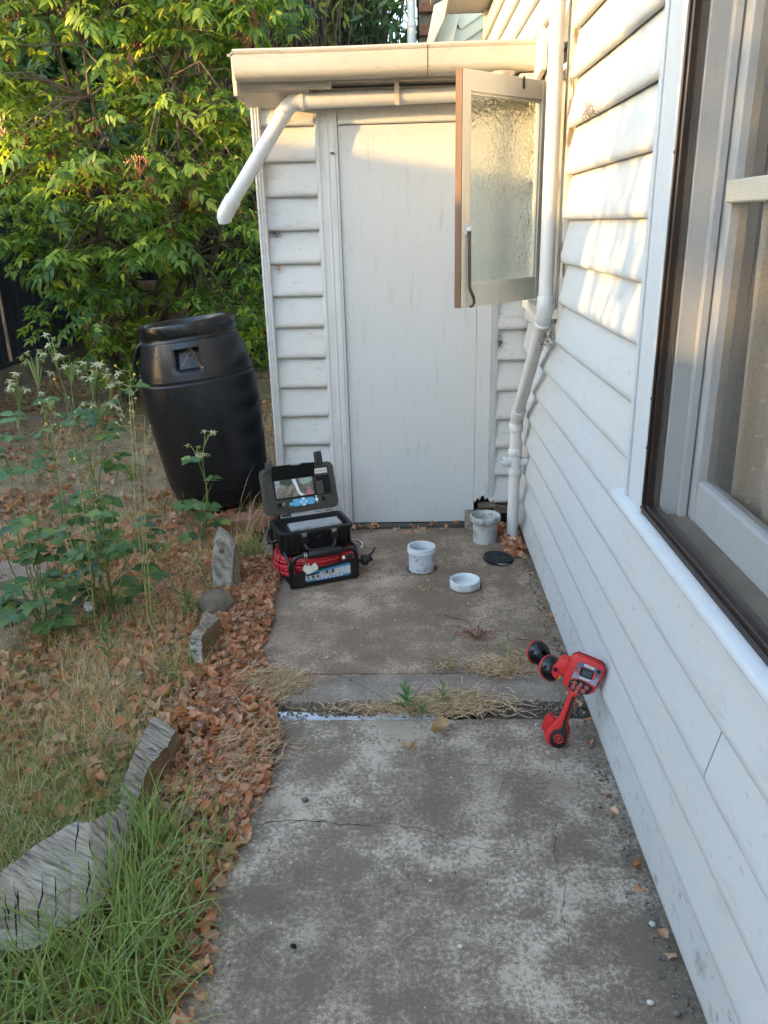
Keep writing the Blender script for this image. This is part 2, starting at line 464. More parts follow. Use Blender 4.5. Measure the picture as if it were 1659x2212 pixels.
CONC2 = concrete_mat('concrete_far', (0.44, 0.335, 0.25), (0.155, 0.107, 0.073), (0.30, 0.215, 0.15), 0.47, 0.88)
CONC3 = concrete_mat('concrete_strip', (0.35, 0.285, 0.23), (0.155, 0.12, 0.093), (0.25, 0.20, 0.16), 0.5, 0.7)
CONCD = concrete_mat('concrete_dark', (0.12, 0.105, 0.09), (0.05, 0.045, 0.04), (0.09, 0.08, 0.065), 0.45, 0.7)

def weathered_wood(name, c1, c2, stretch):
    t = NT(name); v = t.coord('Object', stretch); v1 = t.coord('Object')
    v.node.inputs['Rotation'].default_value = (0, 0, RAD(35))
    grain = t.noise(v, 5, 7, 0.75, 0.1)
    c = t.ramp(grain, [(0.30, tuple(x * 0.30 for x in c1)), (0.43, tuple(x * .85 for x in c1)), (0.55, c2), (0.72, tuple(min(.6, x * 1.3) for x in c2))])
    c = t.mix(t.ramp(t.noise(v1, 6, 3), [(0.5, (0, 0, 0)), (0.8, (0.5,) * 3)]), c, (0.36, 0.27, 0.17))
    b = t.bump(grain, 0.8, 0.006)
    return t.set(c, 0.9, b, None, 0.2)
LOGTOP = weathered_wood('weathered_log', (0.24, 0.215, 0.18), (0.40, 0.365, 0.31), (1.2, 22, 3.0))
LOGSIDE = simple('log_side', (0.14, 0.09, 0.045), (0.21, 0.14, 0.075), 10, 0.9, 0.7, 40, (1, 1, 2.5), bdist=0.01)

def glass_mats():
    t = NT('pebbled_glass'); v = t.coord('Object')
    vo = t.new('ShaderNodeTexVoronoi', feature='SMOOTH_F1'); vo.inputs['Scale'].default_value = 80; t.link(v, vo.inputs['Vector'])
    b = t.bump(vo.outputs['Distance'], 0.4, 0.004)
    t.set((0.80, 0.85, 0.78), 0.08, b)
    t.b.inputs['Transmission Weight'].default_value = 1.0
    t.b.inputs['IOR'].default_value = 1.45
    g = NT('window_glass')
    tr = g.new('ShaderNodeBsdfTransparent'); gl = g.new('ShaderNodeBsdfGlossy'); gl.inputs['Roughness'].default_value = 0.02
    f = g.new('ShaderNodeFresnel'); f.inputs['IOR'].default_value = 1.5
    mx = g.new('ShaderNodeMixShader'); g.link(f.outputs[0], mx.inputs[0]); g.link(tr.outputs[0], mx.inputs[1]); g.link(gl.outputs[0], mx.inputs[2])
    g.link(mx.outputs[0], g.out.inputs['Surface'])
    s = NT('fly_mesh'); tr = s.new('ShaderNodeBsdfTransparent')
    s.set((0.10, 0.09, 0.08), 0.7)
    wv = s.new('ShaderNodeTexWave', wave_type='BANDS', bands_direction='Z'); wv.inputs['Scale'].default_value = 95
    s.link(s.coord('Object'), wv.inputs['Vector'])
    fac = s.ramp(wv.outputs['Fac'], [(0.0, (0.80,) * 3), (1.0, (0.62,) * 3)])
    mx = s.new('ShaderNodeMixShader'); s.link(fac, mx.inputs[0])
    s.link(s.b.outputs[0], mx.inputs[1]); s.link(tr.outputs[0], mx.inputs[2]); s.link(mx.outputs[0], s.out.inputs['Surface'])
    c = NT('lace'); v = c.coord('Object', (1, 1, 1))
    ch = c.new('ShaderNodeTexVoronoi', feature='F1', distance='MANHATTAN'); ch.inputs['Scale'].default_value = 14; ch.inputs['Randomness'].default_value = 0.0
    c.link(v, ch.inputs['Vector'])
    pat = c.ramp(ch.outputs['Distance'], [(0.10, (1, 1, 1)), (0.16, (0, 0, 0)), (0.26, (0, 0, 0)), (0.30, (1, 1, 1)), (0.36, (0, 0, 0))])
    fine = c.noise(v, 160, 2)
    col = c.mix(pat, (0.50, 0.455, 0.395), (0.70, 0.65, 0.57))
    col = c.mix(c.ramp(fine, [(0.45, (0, 0, 0)), (0.6, (0.4,) * 3)]), col, (0.34, 0.305, 0.265))
    c.set(col, 0.85)
glass_mats()
PEBBLE = MATS['pebbled_glass']; WGLASS = MATS['window_glass']; FLY = MATS['fly_mesh']; LACE = MATS['lace']

def screen_mat():
    t = NT('monitor_screen'); v = t.coord('Object')
    n1 = t.noise(v, 14, 5, 0.7, 0.8)
    c = t.ramp(n1, [(0.30, (0.03, 0.045, 0.03)), (0.45, (0.14, 0.12, 0.085)), (0.56, (0.30, 0.26, 0.20)), (0.66, (0.5, 0.55, 0.6)), (0.75, (0.35, 0.3, 0.2))])
    t.set(c, 0.08, None, None, 0.6)
    return t.m
SCREEN = screen_mat()

def barrel_mat():
    t = NT('barrel_plastic'); v = t.coord('Object', (1, 1, 0.35)); v1 = t.coord('Object')
    c = t.ramp(t.noise(v, 5, 6), [(0.3, (0.005, 0.0055, 0.007)), (0.7, (0.011, 0.012, 0.014))])
    sc = t.ramp(t.noise(t.coord('Object', (1, 1, 0.05)), 50, 3, 0.6), [(0.66, (0, 0, 0)), (0.76, (0.30,) * 3)])
    c = t.mix(sc, c, (0.06, 0.057, 0.053))
    sp = t.ramp(t.noise(v1, 120, 2, 0.5), [(0.71, (0, 0, 0)), (0.75, (0.5,) * 3)])
    c = t.mix(sp, c, (0.22, 0.2, 0.17))
    r = t.ramp(t.noise(v1, 9, 5), [(0.3, (0.27,) * 3), (0.7, (0.42,) * 3)])
    return t.set(c, r, t.bump(t.noise(v1, 70, 4), 0.12, 0.002), None, 0.5)
BARREL = barrel_mat()

def ground_mat():
    t = NT('yard_ground'); v = t.coord('Object')
    c = t.ramp(t.noise(v, 7, 8, 0.7), [(0.3, (0.20, 0.13, 0.08)), (0.5, (0.38, 0.26, 0.155)), (0.7, (0.52, 0.385, 0.24))])
    c = t.mix(t.ramp(t.noise(v, 60, 4, 0.6), [(0.5, (0, 0, 0)), (0.62, (0.7,) * 3)]), c, (0.20, 0.11, 0.06))
    return t.set(c, 0.95, t.bump(t.noise(v, 40, 6, 0.7), 0.9, 0.02), None, 0.1)
GROUND = ground_mat()
# ------------------------------------------------------------------ ground and path
EDGE = ([0.0, 0.8, 1.36, 1.7, 2.04, 2.25, 2.6, 3.1, 3.55, 3.85, 4.2, 30], [-0.46, -0.46, -0.50, -0.49, -0.46, -0.52, -0.62, -0.63, -0.68, -0.73, -0.8, -0.8])
def edge(y): return np.interp(y, EDGE[0], EDGE[1])

def make_ground():
    xs = np.concatenate([[-200, -60, -25, -12], np.linspace(-7, 2, 91), [5, 12, 40, 200]])
    ys = np.concatenate([[-200, -60, -20, -8], np.linspace(-3, 11, 141), [14, 25, 60, 200]])
    X, Y = np.meshgrid(xs, ys)
    Z = np.full_like(X, -0.02)
    for j in range(X.shape[0]):
        for i in range(X.shape[1]):
            x, y = X[j, i], Y[j, i]
            if -7 < x < 2 and -3 < y < 11:
                Z[j, i] += 0.03 * noise.noise((x * 1.3, y * 1.3, 0)) + 0.012 * noise.noise((x * 5, y * 5, 3))
            if x > edge(y) - 0.12 and y < 4.0: Z[j, i] = -0.06
            elif x > edge(y) - 0.25 and y < 4.0: Z[j, i] = min(Z[j, i], -0.012)
    V = np.stack([X.ravel(), Y.ravel(), Z.ravel()], 1)
    nx = len(xs); F = [(j * nx + i, j * nx + i + 1, (j + 1) * nx + i + 1, (j + 1) * nx + i) for j in range(len(ys) - 1) for i in range(nx - 1)]
    o = link_mesh('ground', arr_mesh('ground', V, F), GROUND)
    return tag(o, kind='structure')
make_ground()

path = thing('concrete_path', (0, 1.5, 0), None, None, kind='structure')
def slab(x0, x1, y0, y1, mat, zt=0.0, jag=0.006, left=None):
    """a slab with slightly chipped edges"""
    pts = []
    n = 40
    for i in range(n): pts.append((x0 + (x1 - x0) * i / n, y0 + jag * noise.noise((i * 0.9, y0 * 7, 1))))
    pts += [(x1, y0 + (y1 - y0) * i / 8) for i in range(8)]
    for i in range(n): pts.append((x1 + (x0 - x1) * i / n, y1 + jag * noise.noise((i * 0.9, y1 * 7, 5))))
    for i in range(n):
        y = y1 + (y0 - y1) * i / n
        pts.append((x0 + 0.02 * noise.noise((y * 4, 3, x0)), y))
    return MB().prism(pts, -0.12, zt, 0.006).build('slab', mat, path, smooth=30)
slab(-0.60, 0.60, -1.6, 2.152, CONC)
slab(-0.62, 0.60, 2.252, 2.428, CONC3, -0.003)
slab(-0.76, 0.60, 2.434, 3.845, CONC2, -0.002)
MB().prism([(0.21, 2.155), (0.50, 2.153), (0.505, 2.2), (0.50, 2.25), (0.20, 2.25)], -0.1, -0.004, 0.004).build('mortar_strip', CONCD, path)
MB().box(-0.70, 0.6, 2.14, 2.26, -0.09, -0.028).build('joint_soil', SOIL, path)
# threshold below the door
MB().prism([(-0.42, 3.83), (0.31, 3.84), (0.31, 3.885), (-0.42, 3.885)], -0.05, 0.014, 0.006).build('threshold', CONCD, path)
# a block of broken render beside the door foot
MB().prism([(0.285, 3.80), (0.335, 3.79), (0.345, 3.885), (0.29, 3.885)], 0.0, 0.085, 0.012).build('render_block', CONC, path)

def crack(pts, w0=0.0035):
    P = []
    for a, b in zip(pts[:-1], pts[1:]):
        a = Vector((*a, 0)); b = Vector((*b, 0)); L = (b - a).length; n = max(3, int(L / 0.012))
        for i in range(n):
            p = a.lerp(b, i / n); q = noise.noise((p.x * 30, p.y * 30, 2)) * 0.012 + noise.noise((p.x * 90, p.y * 90, 6)) * 0.005
            d = (b - a).normalized(); P.append(p + Vector((-d.y, d.x, 0)) * q)
    P.append(Vector((*pts[-1], 0)))
    V = []; F = []
    for i, p in enumerate(P):
        t = i / (len(P) - 1); w = w0 * (0.35 + 0.65 * abs(noise.noise((i * 0.25, 1, 1))) * 1.6) * min(1, 8 * t + .15, 8 * (1 - t) + .15)
        d = (P[min(i + 1, len(P) - 1)] - P[max(0, i - 1)]).normalized(); s = Vector((-d.y, d.x, 0)) * w
        V += [(p + s * .5) + Vector((0, 0, .0012)), (p - s * .5) + Vector((0, 0, .0012))]
    for i in range(len(P) - 1): F.append((2 * i, 2 * i + 1, 2 * i + 3, 2 * i + 2))
    return MB().add(V, F).build('crack', BLACKV, path)
crack([(0.054, 2.942), (0.12, 2.87), (0.209, 2.817), (0.25, 2.74), (0.309, 2.72), (0.40, 2.66), (0.511, 2.644)], 0.0045)
crack([(-0.429, 1.672), (-0.33, 1.69), (-0.239, 1.689), (-0.16, 1.675), (-0.10, 1.682)], 0.0042)
crack([(-0.10, 1.682), (0.03, 1.66), (0.137, 1.597), (0.25, 1.585), (0.342, 1.566)], 0.0024)
crack([(0.375, 1.75), (0.371, 1.662), (0.35, 1.566), (0.356, 1.485), (0.34, 1.38), (0.335, 1.28)], 0.0022)
crack([(0.356, 1.485), (0.45, 1.492), (0.548, 1.499)], 0.002)
crack([(0.28, 3.28), (0.31, 3.14), (0.30, 3.02), (0.36, 2.90)], 0.002)
crack([(0.05, 3.74), (0.085, 3.66), (0.07, 3.58)], 0.003)

# ------------------------------------------------------------------ house on the right
def board(along, base, a0, a1, zb, pitch, parent, mat, name='weatherboard', lip=0.040, tilt=0.0, topd=0.0105):
    """one weatherboard: along 'y' faces -X with its back at x=base, along 'x' faces -Y with its back at y=base"""
    prof = [(0.0, 0.006), (0.014, 0.005), (0.024, 0.0), (0.0320, 0.001), (0.0372, 0.0065), (lip, 0.015), (lip - 0.0010, 0.030), (topd, pitch + 0.012), (0.0, pitch + 0.012)]
    n = max(2, int(abs(a1 - a0) / 0.18)); V = []; F = []
    sd = zb * 13.7 + base
    for i in range(n + 1):
        a = a0 + (a1 - a0) * i / n
        wob = 0.0016 * noise.noise((a * 1.7, sd, 0)); dz = 0.0022 * noise.noise((a * 1.1, sd, 7)) + tilt * (a - a0)
        for d, z in prof:
            d2 = d + (wob if d > 0.004 else 0)
            V.append((base - d2, a, zb + z + dz) if along == 'y' else (a, base - d2, zb + z + dz))
    m = len(prof)
    for i in range(n):
        for k in range(m):
            k2 = (k + 1) % m; q = (i * m + k, i * m + k2, (i + 1) * m + k2, (i + 1) * m + k)
            F.append(q)
    F.append(tuple(range(m))); F.append(tuple(n * m + k for k in range(m - 1, -1, -1)))
    o = MB().add(V, F).build(name, mat, parent, smooth=40)
    return o

house = thing('weatherboard_house', (0.6, 2.0, 0), 'white weatherboard house along the right side with a large screened window', 'house')
XB = 0.600; PIT = 0.147
HY1 = 6.3
for k in range(-1, 19):
    zb = 0.024 + PIT * k
    if k == -1: continue
    segs = []
    if k <= 4:
        segs = [(-2.2, HY1)]
        if k == 3: segs = [(-2.2, 1.262), (1.266, HY1)]
    elif k <= 15:
        segs = [(-2.2, 0.14), (1.938, HY1)]
        if 8 <= k <= 13:
            segs = [(-2.2, 0.14), (1.938, 3.005), (3.56, 3.84)]
        elif k < 8: segs = [(-2.2, 0.14), (1.938, 3.86)]
        if k == 5: segs = [(1.938, 3.86)]
        elif k == 14: segs = [(-2.2, 0.14), (1.938, 3.0), (3.2, HY1)]
        elif k == 15: segs = [(-2.2, 0.14), (1.938, HY1)]
    else:
        segs = [(-2.2, HY1)]
    if k == 5: board('y', XB, -2.2, 1.9375, zb, 0.040, house, P_WALL, topd=0.0262)
    for a, b in segs:
        board('y', XB, a, b, zb, PIT, house, P_WALLLOW if k == 0 else P_WALL, tilt=random.uniform(-.0012, .0012))
core = MB()
core.box(XB + .001, XB + .05, -2.2, HY1, -0.05, 0.80)
core.box(XB + .001, XB + .05, -2.2, 0.30, 0.78, 3.0)
core.box(XB + .001, XB + .05, 1.80, 3.10, 0.78, 3.0)
core.box(XB + .001, XB + .05, 3.10, 3.50, 0.78, 1.15)
core.box(XB + .001, XB + .05, 3.10, 3.50, 2.03, 3.0)
core.box(XB + .001, XB + .05, 3.50, HY1, 0.78, 3.0)
core.box(XB + .001, XB + .05, 0.30, 1.80, 2.40, 3.0)
core.box(XB + .05, 3.5, HY1 - .03, HY1, -.05, 3.0)
core.box(XB + .05, 3.5, -2.2, -2.17, -.05, 3.0)
core.box(2.2, 2.25, -2.2, HY1, -.05, 3.0)
core.build('wall_core', BLACKV, house)
B('soffit', 0.30, 3.6, -2.3, HY1 + .1, 2.86, 2.90, P_WALL, house, 0.004)
ro = MB().add([(0.2, -2.5, 2.93), (3.6, -2.5, 4.4), (3.6, HY1 + .2, 4.4), (0.2, HY1 + .2, 2.93), (0.2, -2.5, 2.98), (3.6, -2.5, 4.45), (3.6, HY1 + .2, 4.45), (0.2, HY1 + .2, 2.98)],
              [(0, 1, 2, 3), (7, 6, 5, 4), (0, 4, 5, 1), (1, 5, 6, 2), (2, 6, 7, 3), (3, 7, 4, 0)]).build('roof', ROOFM, house)
B('corner_board', XB - .034, XB + .02, HY1 - .01, HY1 + .06, 0, 2.86, P_WALL, house)

# large window
win = MB()
win.box(XB - .02, 0.72, 1.732, 1.795, 0.80, 2.40)     # far jamb
win.box(XB - .02, 0.72, 0.30, 0.34, 0.80, 2.40)       # near jamb
win.box(XB - .02, 0.72, 0.30, 1.795, 2.36, 2.40)
window = win.build('window', P_TRIM, house, bev=.003)
def archprof(y0, y1, z0, z1, name='architrave'):
    """flat casing with two raised bands"""
    m = MB()
    x = XB - .001
    w = y1 - y0
    m.box(x - .044, x, y0, y1, z0, z1)
    m.box(x - .050, x - .043, y1 - .030, y1 - .010, z0, z1)
    m.box(x - .048, x - .043, y1 - .008, y1 - .001, z0, z1)
    m.box(x - .053, x - .043, y0 + .002, y0 + .026, z0, z1)
    m.box(x - .049, x - .043, y0 + .030, y0 + .040, z0, z1)
    return m.build(name, P_TRIM, window, bev=.0025)
archprof(1.765, 1.935, 0.836, 2.42)
archprof(0.142, 0.30, 0.836, 2.42)
B('architrave', XB - .05, XB - .001, 0.302, 1.788, 2.365, 2.5, P_TRIM, window)
# sill with worn, uneven front edge
V = []; F = []
n = 60
for i in range(n + 1):
    y = 1.972 + (0.06 - 1.972) * i / n
    j = 0.0014 * noise.noise((y * 14, 2, 0)) + 0.0012 * noise.noise((y * 45, 2, 0)); j2 = 0.0012 * noise.noise((y * 17, 5, 0))
    for x, z in ((XB - .005, .812), (0.534 + j, .808 + j2), (0.529 + j, .812 + j2), (0.529 + j, .824), (0.533 + j, .829 + j2), (XB - .03, .8385 + j2 * .5), (XB + .14, .846), (XB + .14, .80)):
        V.append((x, y, z))
m = 8
for i in range(n):
    for k in range(m):
        F.append((i * m + k, (i + 1) * m + k, (i + 1) * m + (k + 1) % m, i * m + (k + 1) % m))
F.append(tuple(range(m - 1, -1, -1))); F.append(tuple(n * m + k for k in range(m)))
MB().add(V, F).build('sill', P_TRIM, window, smooth=40)
B('sill_dirt', XB - .012, XB + .135, 0.341, 1.731, 0.8475, 0.850, PLINTH, window, 0)
BROWNF = simple('brown_frame', (0.016, 0.010, 0.009), (0.022, 0.014, 0.012), 8, 0.4)
fm = MB()
for a, b, c, d in ((1.733, 1.7645, 0.8415, 2.36), (0.342, 0.372, 0.8415, 2.36)):
    fm.box(XB - .052, XB - .022, a, b, c, d)
fm.box(XB - .052, XB - .022, 0.372, 1.733, 0.842, 0.872)
fm.box(XB - .052, XB - .022, 0.372, 1.733, 2.32, 2.36)
fm.box(XB - .058, XB - .051, 0.345, 1.760, 0.855, 0.862)
fm.box(XB - .058, XB - .051, 1.744, 1.750, 0.866, 2.35)
fsf = fm.build('fly_screen_frame', BROWNF, window, bev=.003)
MB().add([(XB - .037, 0.37, 0.870), (XB - .037, 1.735, 0.870), (XB - .037, 1.735, 2.325), (XB - .037, 0.37, 2.325)], [(0, 3, 2, 1)]).build('fly_screen', FLY, window)
sx0, sx1 = 0.640, 0.680
B('sash_stile', sx0, sx1, 1.682, 1.731, 0.80, 2.36, P_TRIM, window, .004)
B('sash_stile', sx0, sx1, 0.341, 0.40, 0.80, 2.36, P_TRIM, window, .004)
B('bottom_rail', sx0 + .001, sx1 - .001, 0.40, 1.682, 0.8465, 0.945, P_TRIM, window, .006)
B('meeting_rail', sx0 - .012, sx1 - .001, 0.40, 1.682, 1.520, 1.562, P_SASH, window, .004)
MB().add([(sx0 + .02, 0.40, 0.94), (sx0 + .02, 1.682, 0.94), (sx0 + .02, 1.682, 2.36), (sx0 + .02, 0.40, 2.36)], [(0, 3, 2, 1)]).build('pane', WGLASS, window)
B('parting_bead', sx0 - .022, sx0 - .004, 1.712, 1.7315, 0.8465, 2.36, P_TRIM, window, .003)
for z in (1.0, 1.115, 1.62):
    MB().ball((XB - .050, 1.765, z), 0.005, 8, 5).build('screw', BLACKV, window)

# lace curtain behind the pane
def curtain():
    ny, nz = 240, 24; V = []; F = []
    for j in range(nz + 1):
        z = 0.80 + (2.42 - 0.80) * j / nz
        for i in range(ny + 1):
            y = 0.28 + (1.74 - 0.28) * i / ny
            ph = y * 38 + 1.4 * noise.noise((y * 3, z * 0.6, 0))
            x = 0.728 + 0.030 * math.sin(ph) + 0.016 * math.sin(ph * 2.3 + 1) + 0.012 * noise.noise((y * 9, z * 1.5, 4))
            V.append((x, y, z))
    for j in range(nz):
        for i in range(ny):
            a = j * (ny + 1) + i; F.append((a, a + 1, a + ny + 2, a + ny + 1))
    o = link_mesh('lace_curtain', arr_mesh('lace_curtain', V, F), LACE)
    tag(o, 'cream lace curtain hanging in folds behind the screened window', 'curtain')
    B('curtain_backing', 0.80, 0.803, 0.25, 1.78, 0.78, 2.44, PLINTH, house, 0)
curtain()

# small casement window beside the corner, sash standing open
cas = MB()
cas.box(XB - .01, XB + .08, 3.105, 3.125, 1.16, 2.03); cas.box(XB - .01, XB + .08, 3.485, 3.50, 1.16, 2.03); cas.box(XB - .01, XB + .08, 3.105, 3.50, 2.01, 2.03)
cas.build('casement_frame', P_SASH, house, bev=.003)
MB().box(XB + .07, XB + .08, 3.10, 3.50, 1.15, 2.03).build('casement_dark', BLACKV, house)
def peel(y0, y1, z0, z1):
    V = []; F = []; n = 40
    for i in range(n + 1):
        z = z0 + (z1 - z0) * i / n; q = 0.004 * noise.noise((z * 20, y0, 0))
        for x, y in ((XB, y0 + q), (XB - .034, y0 + .004 + q), (XB - .036, y1 - .004 + q * .4), (XB, y1)): V.append((x, y, z))
    for i in range(n):
        for k in range(4): F.append((i * 4 + k, i * 4 + (k + 1) % 4, (i + 1) * 4 + (k + 1) % 4, (i + 1) * 4 + k))
    F.append((3, 2, 1, 0)); F.append(tuple(n * 4 + k for k in range(4)))
    return MB().add(V, F).build('casement_architrave', P_PEEL, house, smooth=40)
peel(3.028, 3.10, 1.06, 2.42)
peel(3.505, 3.55, 1.19, 2.06)
B('architrave_foot', XB - .045, XB - .001, 3.022, 3.075, 1.075, 1.125, P_PEEL, house, .004)
# its sill
MB().prism([(XB, 3.04), (0.505, 3.05), (0.500, 3.515), (XB, 3.53)], 1.145, 1.182, 0.004).build('casement_sill', P_SASH, house)
Hs = Vector((0.562, 3.40, 0)); Fs = Vector((0.205, 3.055, 0)); e = (Fs - Hs).normalized(); L = (Fs - Hs).length; nn = Vector((-e.y, e.x, 0))
if nn.y > 0: nn = -nn
SM = fr((Hs.x, Hs.y, 1.19), e, Vector((0, 0, 1)), nn)      # local: x along sash from the hinge, y up, z towards the yard
SH = 0.80; TH = 0.032
def sbox(name, a0, a1, b0, b1, c0, c1, mat, parent, bev=.003):
    mm = MB(SM); mm.box(a0, a1, b0, b1, c0, c1); return mm.build(name, mat, parent, bev=bev)
sash = sbox('casement_sash', L - .045, L - .002, 0, SH, -TH, 0, P_SASH, house)
sbox('hinge_stile', 0, .045, 0, SH, -TH, 0, P_SASH, sash)
sbox('top_rail', .045, L - .045, SH - .068, SH, -TH + .001, -.001, P_SASH, sash)
sbox('bottom_rail', .045, L - .045, 0, .088, -TH + .001, -.001, P_SASH, sash)
sbox('bare_edge', L - .0015, L + .002, .001, SH - .001, -TH + .001, -.001, BARE, sash, 0)
gl = MB(SM); gl.box(.040, L - .040, .083, SH - .063, -.024, -.019); gl.build('pane', PEBBLE, sash)
for a0, a1, b0, b1 in ((.045, .053, .088, SH - .068), (L - .053, L - .045, .088, SH - .068)):
    sbox('glazing_bead', a0, a1, b0, b1, -.019, -.006, P_SASH, sash, .002)
sbox('glazing_bead', .053, L - .053, SH - .077, SH - .068, -.019, -.006, P_SASH, sash, .002)
st = MB(SM)
xs_ = L - .030
st.tube([(xs_, .285, .012), (xs_, .16, .014), (xs_, .075, .016), (xs_ - .004, .062, .018), (xs_ - .018, .035, .022), (xs_ - .018, .018, .024), (xs_ - .006, .006, .024), (xs_ + .004, .006, .022)], [.006] * 5 + [.0055, .005, .0045], 8)
st.build('stay_bar', IRON, sash, smooth=50)
st2 = MB(SM); st2.box(xs_ - .012, xs_ + .012, .262, .30, 0, .008); st2.ball((xs_, .28, .012), .010, 8, 6); st2.build('stay_bracket', PVCW, sash, bev=.001)
st3 = MB(SM); st3.box(.16, .168, SH - .038, SH + .004, 0, .004); st3.build('catch', IRON, sash)

# ------------------------------------------------------------------ lean-to shed
shed = thing('lean_to_shed', (-.05, 3.9, 0), 'small white weatherboard lean-to shed with a plain door and gutter', 'shed')
YB = 3.910
for k in range(-1, 13):
    zb = 0.150 + 0.147 * k - 0.0
    if zb > 1.95: continue
    board('x', YB, -0.640, -0.398, zb if k >= 0 else 0.01, 0.147, shed, P_SHED, tilt=random.uniform(-.002, .002))
for k in range(0, 8):
    zb = 0.118 + 0.147 * k
    if zb > 1.15: continue
    board('x', YB, 0.440, 0.584, zb, 0.147, shed, P_SHED, tilt=random.uniform(-.003, .003))
B('upper_panel', 0.44, 0.584, YB - .02, YB, 1.28, 2.05, P_SHED, shed)
co = MB()
co.box(-0.64, -0.29, YB + .001, YB + .05, -.05, 2.06); co.box(0.44, 0.584, YB + .001, YB + .05, .13, 2.06); co.box(-0.40, 0.45, YB + .001, YB + .05, 1.93, 2.06)
co.box(-0.66, -0.62, YB, 5.6, -.05, 2.06); co.box(-0.66, 0.58, 5.55, 5.6, -.05, 2.3); co.box(-.30, .46, YB + .03, YB + .05, -.05, 1.95)
co.build('wall_core', BLACKV, shed)
for i in range(13):
    board('y', -0.636, YB + .02, 5.6, 0.01 + 0.147 * i, 0.147, shed, P_SHED, name='side_weatherboard')
cs = MB(); cs.box(-0.676, -0.636, YB - .050, YB - .001, 0, 2.05)
for xx in (-0.668, -0.655, -0.643): cs.box(xx - .003, xx + .003, YB - .054, YB - .049, 0, 2.05)
cs.build('corner_stop', P_SHED, shed, bev=.0015)
# door and its casing
door = MB()
nzz, nxx = 30, 12
V = []; F = []
for j in range(nzz + 1):
    for i in range(nxx + 1):
        x = -0.2945 + (0.3355 + 0.2945) * i / nxx; z = 0.018 + (1.910 - 0.018) * j / nzz
        V.append((x, YB - .026 - 0.0030 * noise.noise((x * 2.2, z * 1.3, 3)), z))
for j in range(nzz):
    for i in range(nxx):
        a = j * (nxx + 1) + i; F.append((a, a + 1, a + nxx + 2, a + nxx + 1))
door.add(V, F); door.box(-0.2945, 0.3355, YB - .018, YB + .03, 0.018, 1.910)
dr = door.build('door', P_DOOR, shed, smooth=30)
nb = MB()
for i in range(9): nb.ball((0.318, YB - .028, 0.15 + i * 0.2), 0.004, 6, 4, (1, .6, 1))
for i in range(6): nb.ball((-0.2 + i * 0.09, YB - .028, 0.045), 0.003, 6, 4, (1, .6, 1))
nb.build('nail_head', P_DOOR, dr)
B('handle_hole', -0.330, -0.312, YB - .048, YB - .044, 1.795, 1.803, IRON, shed, 0)
def casing(x0, x1, z0, z1, rag=None):
    mm = MB()
    mm.box(x0, x1, YB - .036, YB - .001, z0, z1)
    mm.box(x0 + .008, x0 + .020, YB - .039, YB - .035, z0, z1)
    mm.box(x0 + .052, x0 + .060, YB - .038, YB - .035, z0, z1)
    mm.box(x1 - .032, x1 - .012, YB - .0395, YB - .035, z0, z1)
    return mm.build('door_casing', P_DOOR, shed, bev=.002)
casing(-0.398, -0.2965, 0.0, 1.985)
B('door_casing', -0.2955, 0.45, YB - .034, YB - .001, 1.914, 1.985, P_DOOR, shed)
B('casing_bead', -0.290, 0.33, YB - .040, YB - .035, 1.918, 1.930, P_DOOR, shed)
# right casing, rotted away at the foot
pts = [(0.338, 1.985), (0.338, 0.13)]
for i, dz in enumerate((.0, .022, .008, .03, .035, .012, .024, .006, -.004, .004)): pts.append((0.345 + i * 0.0102, 0.125 + dz))
pts += [(0.443, 0.14), (0.443, 1.985)]
rc = MB(fr((0, YB - .001, 0), (1, 0, 0), (0, 0, 1), (0, -1, 0))).prism(pts, 0, 0.034, .003)
rc.M = None
for xx in (0.405, 0.418, 0.428): rc.box(xx - .003, xx + .003, YB - .040, YB - .034, 0.16, 1.985)
rc.build('door_casing', P_DOOR, shed)
rt = MB()
rt.box(0.345, 0.43, YB - .015, YB + .02, 0.03, 0.075); rt.box(0.36, 0.46, YB - .02, YB + .02, 0.082, 0.112); rt.box(0.44, 0.55, YB - .01, YB + .02, 0.05, 0.10)
rt.build('rotten_stump', DARKT, shed, bev=.006)
MB().box(0.335, 0.59, YB + .02, YB + .03, -.05, 0.2).build('rot_hole', BLACKV, shed)
# fascia, soffit, gutter
B('fascia', -0.690, -0.303, 3.728, 3.752, 2.036, 2.105, P_FASC, shed)
B('fascia', -0.302, 0.545, 3.738, 3.755, 2.058, 2.115, P_FASC, shed)
B('barge', -0.705, -0.688, 3.66, 5.6, 2.01, 2.17, P_FASC, shed)
MB().add([(-0.69, 3.755, 2.035), (-0.40, 3.755, 2.035), (-0.40, 3.87, 1.985), (-0.69, 3.87, 1.985), (-0.69, 3.755, 2.06), (-0.40, 3.755, 2.06), (-0.40, 3.87, 2.06), (-0.69, 3.87, 2.06)],
         [(3, 2, 1, 0), (4, 5, 6, 7), (0, 1, 5, 4), (1, 2, 6, 5), (2, 3, 7, 6), (3, 0, 4, 7)]).build('soffit_block', P_FASC, shed)
B('frieze', -0.40, 0.58, YB - .03, YB - .001, 1.987, 2.06, P_FASC, shed)
MB().box(-0.69, 0.58, 3.757, 3.90, 2.066, 2.09).build('soffit', P_FASC, shed)
gp = [(3.715, 2.150), (3.715, 2.070), (3.690, 2.063), (3.640, 2.062), (3.618, 2.068), (3.606, 2.082), (3.602, 2.096), (3.601, 2.150), (3.596, 2.155), (3.594, 2.163), (3.598, 2.170), (3.606, 2.171), (3.611, 2.165), (3.606, 2.150), (3.607, 2.097), (3.612, 2.086), (3.624, 2.073), (3.690, 2.068), (3.709, 2.074), (3.709, 2.150)]
